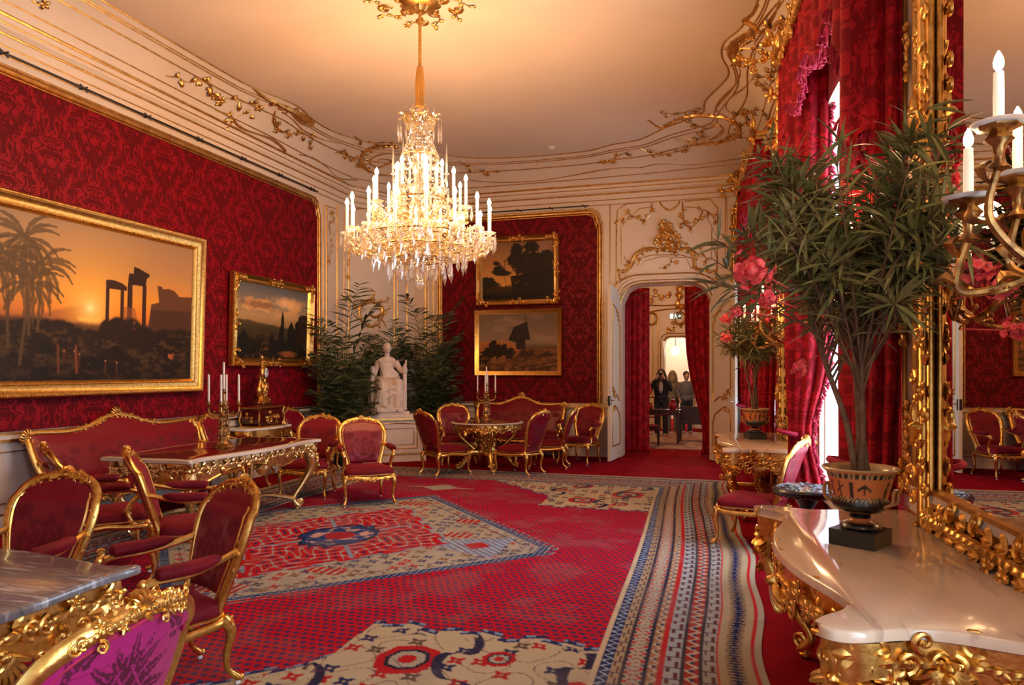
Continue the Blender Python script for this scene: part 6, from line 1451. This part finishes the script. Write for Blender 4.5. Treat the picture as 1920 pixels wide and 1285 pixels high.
def oleander(label, base, h, rx, rz_, seed, nb, nl, leafL, flowers, dz=0):
    """stems fork into arching branches tipped with long narrow leaves"""
    rnd = random.Random(seed); t = thing('oleander', label, 'plant', base, 0, 'potted oleanders in bloom'); tips = []
    st = MB(); tops = []
    for k in range(4):
        a = k*PI/2+rnd.uniform(-.3,.3); l = V((math.cos(a)*.20*rx/.7, math.sin(a)*.20*rx/.7, h*.50))*rnd.uniform(.85,1.1) if k else V((.0,.0,h*.62))
        P = cr([V((math.cos(a)*.02, math.sin(a)*.02, 0)), l*.35+V((rnd.uniform(-.015,.015), rnd.uniform(-.015,.015), 0)), l*.7, l], 5); st.tube(P, [.018 if k else .026, .014, .012, .010], 8); tops.append((P[-1], P[-8]))
    st.build('trunk', M_bark, t); br = MB(); lf = MB()
    def spray(a, b, dirn):
        # leaves in whorls along the outer half of the branch
        P = cr([a, a.lerp(b, .5)+V((0,0,.03)), b], 6); br.tube(P, [.006,.004,.002], 5); tips.append(P[-1])
        for i in range(nl):
            f = .35+.65*i/nl; p, tg = path_at(P, f)
            for w_ in range(3):
                q = V((rnd.uniform(-1,1), rnd.uniform(-1,1), rnd.uniform(-.7,1))); q = (q-tg*q.dot(tg)); q = q.normalized() if q.length > .01 else V((0,0,1))
                d = (tg*rnd.uniform(.4,1.3)+q*1.0+V((0,0,-.15))).normalized(); L = leafL*rnd.uniform(.65,1.15)
                ex = p+d*L
                if base[0]+ex.x > RW(base[1]+ex.y)-.03: continue
                long_leaf(lf, p, d, L, L*.052*rnd.uniform(.8,1.2), rnd)
    for k in range(nb):
        top, low = tops[k % len(tops)]; s = low.lerp(top, rnd.random()); a = k*2.399+rnd.uniform(-.3,.3); el = rnd.uniform(-.25, 1.0); 
        R = V((math.cos(a)*math.cos(el)*rx, math.sin(a)*math.cos(el)*rx*.9, math.sin(el)*rz_))*rnd.uniform(.7,1.08); e = V((.04,-.10 if dz > .1 else 0,h*.62+dz))+R
        if base[0]+e.x > RW(base[1]+e.y)-.24: e.x = RW(base[1]+e.y)-.24-base[0]-rnd.random()*.1
        spray(s, e, R)
        if rnd.random() < .7: spray(s.lerp(e, .45), s.lerp(e, .75)+V((rnd.uniform(-.12,.12), rnd.uniform(-.12,.12), rnd.uniform(-.05,.16)))*(rx/.5), R)
    br.build('branches', M_bark, t); lf.build('foliage', M_leaf, t)
    for (dx, dy, dzz, s) in flowers:
        f = MB(); c = V((dx, dy, dzz))
        for i in range(26):
            o_ = V((rnd.gauss(0,1), rnd.gauss(0,1), rnd.gauss(0,.8))).normalized()*s*rnd.uniform(.35,1.0); q = o_.normalized() if o_.length > 0 else V((0,0,1))
            for j in range(5):
                a0 = q.orthogonal().normalized(); d = Matrix.Rotation(j*2*PI/5+i, 3, q) @ a0; f.leaf(c+o_, (d+q*.3), q, s*.30, s*.14, .2, .08)
        f.blob(c, (0,0,1), (1,0,0), s*.38, s*.38, s*.38); f.tube([c, c.lerp(V((0,0,h*.5)), .3)], .003, 4); f.build('blossom_cluster', M_flower, t)
    return t
def long_leaf(mb, p, d, L, W, rnd):
    b = d.cross(V((0,0,1))); b = b.normalized() if b.length > .05 else V((1,0,0)); b = (Matrix.Rotation(rnd.uniform(-.9,.9), 3, d) @ b); nn = b.cross(d); vs = []; c = V(p); dd = d.copy()
    ws = [.12,.75,1,.85,.5,.03]
    for i, w_ in enumerate(ws):
        vs += [c-b*W*w_+nn*W*.12*w_, c-nn*W*.18*w_, c+b*W*w_+nn*W*.12*w_]; dd = (dd+V((0,0,-.10))).normalized(); c = c+dd*L/5
    mb.add(vs, [(i*3+k, i*3+k+1, i*3+k+4, i*3+k+3) for i in range(5) for k in range(2)])
PX, PY = .625, 3.74
urn('painted urn holding the tall oleander on the console table in front', (PX, PY, .821), -.55)
def rel(u, v, D, base): return tuple(V((0,0,CH))+ray(u, v)*D-V(base))
b0 = (PX, PY, .821+.335)
fl1 = [rel(1412,505,2.95,b0)+(.085,), rel(1440,560,3.05,b0)+(.06,), rel(1378,585,3.1,b0)+(.03,), rel(1492,365,3.4,b0)+(.06,), rel(1835,505,2.8,b0)+(.08,), rel(1880,535,2.75,b0)+(.07,), rel(1905,620,2.7,b0)+(.06,), rel(1760,290,3.2,b0)+(.07,), rel(1500,690,3.4,b0)+(.05,)]
oleander('tall oleander with pink blossoms spreading over the console table in front', b0, 1.42, .72, .70, 11, 80, 9, .19, fl1, .20)
B1 = (.36, 9.18, .821); urn('painted urn holding the smaller-looking oleander on the farther console table', B1, .3)
b1 = (B1[0], B1[1], .821+.335)
fl2 = [rel(1362,598,8.5,b1)+(.08,), rel(1361,634,8.5,b1)+(.08,), rel(1398,500,8.6,b1)+(.08,), rel(1480,640,8.6,b1)+(.08,), rel(1440,600,8.3,b1)+(.06,)]
oleander('oleander with a few pink blossoms on the farther console table by the open door', b1, 1.35, .52, .60, 23, 44, 7, .17, fl2, -.05)
def in_room(x, y):
    n_ = V((P2.y-P1.y, -(P2.x-P1.x), 0)).normalized(); return x > XL+.03 and y < YB-.03 and (V((x, y, 0))-P1).dot(n_) > .03
def palm(label, loc, seed, H, n, spread, aim):
    rnd = random.Random(seed); t = thing('potted_palm', label, 'plant', loc, 0, 'potted palms round the statue')
    mb = MB(); mb.lathe([(0,0),(.17,0),(.20,.15),(.22,.36),(.235,.38),(.23,.40),(.20,.39),(.0,.37)], (0,0,0), 24); mb.build('pot', M_black, t)
    for k in range(n):
        f = MB(); a = k*2.399; tier = k/n; L = H*(.55+.45*rnd.random())*(.6+.4*tier); up = .25+1.3*tier; u_ = V((math.cos(a), math.sin(a), 0))+V(aim)*.35
        u_ = u_.normalized(); z0 = .35+tier*H*.25
        P = cr([V((0,0,z0))+u_*.04, V((0,0,z0+L*.32*up))+u_*spread*.25, V((0,0,z0+L*.62*up))+u_*spread*.65, V((0,0,z0+L*(.74*up)))+u_*spread*1.02], 6); f.tube(P, [.010,.008,.004,.002], 5)
        m = len(P)
        for i in range(4, m):
            p = P[i]; tg = (P[i]-P[i-1]).normalized(); s = tg.cross(V((0,0,1))); s = s.normalized() if s.length > .1 else V((1,0,0))
            for sg in (-1, 1):
                for h_ in (0, .5):
                    q = p-(P[i]-P[i-1])*h_; d = (s*sg+tg*.8+V((0,0,rnd.uniform(-.35,.15)))).normalized(); LL = L*.24*(math.sin(PI*(.15+.8*(i-h_)/m)))*rnd.uniform(.85,1.1)
                if in_room(loc[0]+(q+d*LL).x, loc[1]+(q+d*LL).y): long_leaf(f, q, d, LL, .021, rnd)
        f.build('frond', M_palm, t)
    return t
palm('potted palm left of the statue, fronds reaching up the pale corner wall', (-6.40, 11.02, 0), 3, 2.15, 64, .62, (.0,.0,0))
palm('potted palm right behind the statue, broad dark fronds', (-5.52, 12.88, 0), 5, 2.1, 64, .60, (0,.0,0))
palm('potted palm directly behind the statue, crowding the corner', (-6.28, 12.48, 0), 9, 2.0, 44, .42, (.0,.0,0))
# ================================================================ statue on its pedestal
PD = thing('pedestal', 'white panelled pedestal with gilt lines carrying the statue', 'pedestal', (-5.97, 12.04, 0), math.atan2(-.80, .60)-PI/2)
mb = MB()
for x0, x1, y0, y1, z0, z1 in ((-.58,.58,-.30,.42,0,.12),(-.53,.53,-.28,.37,.12,.78),(-.57,.57,-.30,.42,.78,.83),(-.56,.56,-.30,.40,.83,.86)): mb.box((x0,y0,z0),(x1,y1,z1))
mb.build('body', M_statue, PD, smooth=False)
mb = MB()
for z in (.135,.775): mb.box((-.575,-.30,z-.018),(.575,.428,z+.018))
for a in ((-.42,.375,.22),): mb.tube([(-.42,.378,.24),(-.42,.378,.68),(-.05,.378,.70),(.42,.378,.68),(.42,.378,.24),(-.42,.378,.24)], .009, 6)
mb.tube([(-.36,.378,.31),(-.36,.378,.60),(.36,.378,.60),(.36,.378,.31),(-.36,.378,.31)], .006, 5)
for s in (-1, 1):
    scroll(mb, V((s*.52,.42,.62)), (0,0,1), (0,1,0), .07, .022, 1.2, s); scroll(mb, V((s*.54,.42,.40)), (0,0,-1), (0,1,0), .07, .022, 1.2, -s); mb.tube(cr([(s*.50,.42,.66),(s*.56,.43,.56),(s*.48,.43,.46),(s*.55,.42,.34)],5), .026, 7)
mb.build('gilt_ornament', M_gold, PD)
ST = thing('statue', 'white marble statue of a seated robed figure amid the palms', 'statue', (-6.02, 12.02, .861), math.atan2(-.80, .60)-PI/2)
def remesh(o, vx, sm_=4):
    r = o.modifiers.new('remesh', 'REMESH'); r.mode = 'VOXEL'; r.voxel_size = vx; r.use_smooth_shade = True
    s = o.modifiers.new('smooth', 'SMOOTH'); s.factor = .5; s.iterations = sm_; return o
mb = MB(); mb.box((-.34,-.34,0),(.34,.34,.05)); mb.box((-.22,.18,.05),(.26,.40,.13)); mb.build('base', M_statue, ST, smooth=False)
mb = MB(); mb.box((-.28,-.30,.05),(.28,.12,.50))
for s in (-1, 1):
    mb.box((s*.30-.03,-.28,.05),(s*.30+.03,.14,.62)); mb.box((s*.30-.035,.08,.05),(s*.30+.035,.15,.72)); mb.blob((s*.30,.12,.80),(0,0,1),(0,1,0),.09,.055,.055)
mb.box((-.29,-.34,.05),(.29,-.27,.70)); remesh(mb.build('throne', M_statue, ST), .012, 3)
f = MB()   # seated figure in long robes, right foot forward on a step
f.blob((0,-.02,.56),(0,0,1),(0,1,0),.18,.22,.20); f.blob((0,-.06,.80),(0,0,1),(0,1,0),.24,.145,.115); f.blob((0,-.06,.98),(1,0,0),(0,0,1),.175,.085,.09)
f.tube([(0,-.06,1.02),(0,-.05,1.13)], [.055,.047], 10); f.blob((0,-.035,1.215),(0,-.1,1),(0,1,0),.098,.072,.084,12,8)
f.blob((0,.045,1.20),(0,0,1),(0,1,0),.022,.012,.022); f.blob((0,.03,1.155),(1,0,0),(0,0,1),.03,.02,.02); f.blob((0,-.06,1.24),(0,0,1),(0,1,0),.085,.082,.09,10,6)
for s in (-1, 1):
    f.tube(cr([(s*.10,-.02,.54),(s*.13,.16,.56),(s*.14,.27,.53),(s*.13,.30,.34),(s*.12,.31,.13)],4), [.13,.12,.105,.085,.07], 10)
    f.blob((s*.11,.36,.12+(.02 if s > 0 else -.04)),(0,1,-.1),(0,0,1),.08,.035,.03); f.blob((s*.075,-.035,1.21),(0,0,1),(0,1,0),.02,.01,.015)
f.tube(cr([(.155,-.05,.97),(.21,-.03,.83),(.25,.04,.73),(.30,.16,.74)],4), [.06,.052,.046,.032], 8); f.blob((.30,.19,.745),(0,1,0),(0,0,1),.05,.028,.022)
f.tube(cr([(-.155,-.05,.97),(-.22,-.02,.84),(-.26,.08,.78),(-.31,.14,.92)],4), [.065,.055,.045,.030], 8); f.blob((-.315,.15,.96),(0,0,1),(0,1,0),.045,.022,.028)
for k in range(11):            # robe folds
    x = -.22+.044*k; f.tube(cr([(x*.75,.02+.03*(k % 2),.66),(x*.9,.20,.58+.02*(k % 2)),(x*1.0,.30+.02*(k % 2),.45),(x*1.15,.30+.03*(k % 2),.25),(x*1.25,.26+.03*((k+1) % 2),.07)],4), [.028,.030+.014*(k % 2),.026+.018*(k % 2),.024+.016*(k % 2),.034], 6)
for k in range(7): f.tube(cr([(.18-.01*k,.04,1.0-.03*k),(.05,.09,.90-.045*k),(-.10,.08,.80-.045*k),(-.2,.02,.72-.03*k)],4), .022, 6)
f.blob((0,.12,.28),(0,0,1),(0,1,0),.24,.235,.14); f.tube(cr([(-.24,.20,.60),(-.05,.34,.50),(.16,.36,.40),(.27,.30,.22)],5), .03, 6); f.tube(cr([(-.24,.24,.48),(-.08,.35,.40),(.12,.36,.28),(.25,.30,.12)],5), .026, 6); remesh(f.build('figure', M_statue, ST), .009, 1)
# ================================================================ next room: furniture and visitors
def plain_table(label, x, y, w_, d_, mats=M_darkwood):
    t = thing('side_table', label, 'table', (x, y, .012)); mb = MB(); mb.box((-w_/2,-d_/2,.73),(w_/2,d_/2,.765)); mb.box((-w_/2+.04,-d_/2+.04,.64),(w_/2-.04,d_/2-.04,.73)); mb.build('table_top', mats, t, smooth=False)
    for sx in (-1, 1):
        for sy in (-1, 1): mb = MB(); mb.tube([(sx*(w_/2-.05),sy*(d_/2-.05),.0),(sx*(w_/2-.05),sy*(d_/2-.05),.4),(sx*(w_/2-.06),sy*(d_/2-.06),.68)], [.018,.03,.035], 8); mb.build('leg', mats, t)
    return t
plain_table('dark wooden table in the next room, seen through the doorway', -1.36, 16.5, .82, .5)
t = thing('stool', 'dark stool with a red seat in front of the table beyond the doorway', 'stool', (-1.55, 15.75, .012)); mb = MB(); mb.box((-.2,-.18,.36),(.2,.18,.42)); mb.build('seat_frame', M_darkwood, t, smooth=False); mb = MB(); mb.blob((0,0,.44),(1,0,0),(0,0,1),.19,.17,.045,12,6); mb.build('seat', M_velvet, t)
for sx in (-1, 1):
    for sy in (-1, 1): mb = MB(); mb.tube([(sx*.17,sy*.15,0),(sx*.17,sy*.15,.37)], [.012,.02], 7); mb.build('leg', M_darkwood, t)
t = thing('bench', 'low dark bench beyond the doorway, right of the table', 'bench', (-.62, 17.1, .012)); mb = MB(); mb.box((-.4,-.18,.40),(.4,.18,.46)); mb.box((-.4,.15,.46),(.4,.18,.80)); mb.build('seat', M_darkwood, t, smooth=False)
for sx in (-1, 1): mb = MB(); mb.box((sx*.36-.02,-.17,0),(sx*.36+.02,.17,.40)); mb.build('leg', M_darkwood, t, smooth=False)
for (x, lb, s) in ((-1.62, 'small red vase on the left of the table beyond the doorway', .9), (-1.12, 'taller red vase on the right of the table beyond the doorway', 1.4)):
    mb = MB(); mb.lathe([(0,0),(.05,0),(.07,.05),(.06,.10),(.03,.13),(.045,.16),(.0,.16)], (x,16.5,.778), 14, s, s); mb.v = [(a, b, .778+(c-.778)*s) for a, b, c in mb.v]; tag(mb.build('red_vase', mat('red_glass', (.35,.01,.01), .2)), lb, 'vase')
def rope_post(x, y, label): 
    t = thing('rope_post', label, 'barrier', (x, y, 0)); mb = MB(); mb.lathe([(0,0),(.15,0),(.15,.015),(.02,.03),(.018,.9),(.03,.92),(.02,.96),(0,.965)], (0,0,0), 14); mb.build('post', M_black, t)
    mb = MB(); mb.tube(cr([(0,0,.88),(.25,.1,.70),(.55,.2,.66),(.85,.3,.74),(1.2,.4,.88)],4), .014, 6); mb.build('rope', M_velvet, t)
rope_post(-2.02, 15.25, 'black rope barrier post just beyond the doorway curtain')
def person(label, x, y, rz, H, shirt, trousers, hair, skin=(.50,.28,.19), arms_up=False, longhair=False, coat=None):
    s = H/1.75; t = thing('person', label, 'person', (x, y, 0), rz, 'visitors in the next room'); sk = mat('skin', skin, .55); mb = MB()
    mb.blob((0,.0,1.60*s),(0,0,1),(0,1,0),.125*s,.078*s,.095*s,12,8); mb.tube([(0,-.01,1.40*s),(0,0,1.52*s)], .05*s, 8); mb.blob((0,.095*s,1.595*s),(0,0,1),(0,1,0),.022*s,.012*s,.018*s); mb.blob((0,.07*s,1.54*s),(1,0,0),(0,0,1),.03*s,.02*s,.015*s)
    mb.blob((0,0,1.22*s),(0,0,1),(0,1,0),.25*s,.17*s,.11*s); mb.blob((0,0,.95*s),(0,0,1),(0,1,0),.15*s,.16*s,.12*s)
    for k in (-1, 1):
        mb.tube(cr([(k*.085*s,0,.95*s),(k*.10*s,.01,.50*s),(k*.10*s,-.01,.09*s)],4), [.085*s,.07*s,.055*s,.04*s], 8); mb.blob((k*.10*s,.05,.04),(0,1,0),(0,0,1),.12*s,.042*s,.038*s); mb.blob((k*.078*s,0,1.60*s),(0,0,1),(0,1,0),.03*s,.012*s,.02*s)
        hand = (k*.07*s,.24*s,1.54*s) if arms_up else (k*.22*s,.12*s,.90*s); elb = (k*.26*s,.12*s,1.20*s) if arms_up else (k*.25*s,-.02*s,1.13*s)
        mb.tube([(k*.17*s,0,1.40*s), elb, hand], [.055*s,.045*s,.032*s], 8); mb.blob(hand,(0,.3,1 if arms_up else -1),(0,1,0),.05*s,.035*s,.022*s)
        for q in range(4): mb.tube([V(hand), V(hand)+V((k*(q-1.5)*.014,.02,.075*(1 if arms_up else -1)))*s], .009*s, 5)
        mb.tube([V(hand), V(hand)+V((-k*.04,.03,.03))*s], .010*s, 5)
    remesh(mb.build('body', sk, t), .012*s, 2)
    c = MB(); c.blob((0,0,1.20*s),(0,0,1),(0,1,0),.28*s,.195*s,.135*s,14,8); c.blob((0,0,.98*s),(0,0,1),(0,1,0),.16*s,.185*s,.14*s,12,6); c.blob((0,0,1.38*s),(1,0,0),(0,0,1),.21*s,.07*s,.085*s)
    for k in (-1, 1):
        hand = (k*.09*s,.22*s,1.48*s) if arms_up else (k*.23*s,.08*s,.98*s); elb = (k*.26*s,.12*s,1.20*s) if arms_up else (k*.25*s,-.02*s,1.13*s); c.tube([(k*.17*s,0,1.40*s), elb, hand], [.072*s,.062*s,.048*s], 8)
    remesh(c.build('jacket' if coat else 'shirt', mat('jacket_cloth' if coat else 'shirt_cloth', coat or shirt, .85), t), .014*s, 2)
    if coat: c = MB(); c.blob((0,.095*s,1.25*s),(0,0,1),(0,1,0),.17*s,.07*s,.055*s); c.build('shirt', mat('shirt_cloth', shirt, .85), t)
    c = MB(); c.blob((0,0,.92*s),(0,0,1),(0,1,0),.14*s,.175*s,.14*s)
    for k in (-1, 1): c.tube(cr([(k*.09*s,0,.95*s),(k*.10*s,.01,.50*s),(k*.10*s,-.01,.06*s)],4), [.105*s,.085*s,.07*s,.065*s], 8)
    remesh(c.build('trousers', mat('trouser_cloth', trousers, .85), t), .014*s, 2)
    h = MB(); h.blob((0,-.02*s,1.645*s),(0,0,1),(0,1,0),.10*s,.09*s,.10*s,12,8)
    if longhair:
        for k in (-1, 1): h.tube(cr([(k*.06*s,-.02*s,1.66*s),(k*.10*s,-.01,1.52*s),(k*.11*s,.0,1.35*s)],4), [.04*s,.045*s,.03*s], 8)
        h.blob((0,-.08*s,1.50*s),(0,0,1),(0,1,0),.16*s,.09*s,.04*s)
    h.build('hair', mat('hair', hair, .6), t)
    if arms_up: cmr = thing('camera', 'black camera held up to the face of the visitor in the dark jacket', 'camera', (x, y, 0), rz); k_ = MB(); k_.box((-.065*s,.15*s,1.55*s),(.065*s,.20*s,1.64*s)); k_.lathe([(.0,0),(.035,0),(.035,.06),(0,.06)], (0,0,0), 12); 
    if arms_up:
        n0 = len(k_.v)-48; k_.v = k_.v[:n0]+[(a*s, .20*s+c*s, 1.595*s+b*s) for a, b, c in k_.v[n0:]]; k_.build('camera_body', M_black, cmr)
    return t
person('visitor in a dark jacket and pale shirt holding up a camera beyond the doorway', -1.53, 18.3, PI, 1.72, (.55,.45,.38), (.02,.02,.03), (.02,.012,.01), arms_up=True, longhair=True, coat=(.012,.012,.018))
person('visitor in a red shirt half hidden by the left doorway curtain', -1.96, 18.0, PI-.8, 1.76, (.35,.02,.02), (.45,.38,.3), (.03,.02,.015))
person('visitor with long fair hair behind the one with the camera', -1.33, 19.4, .3, 1.68, (.20,.16,.10), (.15,.12,.09), (.25,.17,.08), longhair=True)
person('visitor in grey at the right of the next room, farthest from the red-shirted one', -.96, 19.3, PI+.4, 1.66, (.14,.13,.12), (.03,.03,.03), (.05,.03,.02))
# doorway drapes hung on slanting rods
for s, P, tie, lb in ((0, [(-2.02,YB+.62),(-1.7,YB+.66),(-1.42,YB+.62)], (.0,.0,.2,.3), 'left dark red drape hanging in the doorway'), (1, [(-.74,YB+.62),(-.5,YB+.66),(-.16,YB+.62)], (.35,.72,.9,1.1), 'right dark red drape in the doorway, swept aside')):
    t = thing('doorway_curtain', lb, 'curtain', (0,0,0), 0, 'red drapes in the doorway'); mb = MB(); sheet(mb, P, .02, 3.30, 5, .03, tie=tie if s else None, nu=60, nv=30, seed=s+3); solid(mb.build('drape', M_curtain, t))
    mb = MB(); mb.tube([(P[0][0], YB+.60, 3.08 if s == 0 else 3.22), (P[-1][0], YB+.60, 3.22 if s == 0 else 3.08)], .012, 6); mb.build('curtain_rod', M_bronze, t)
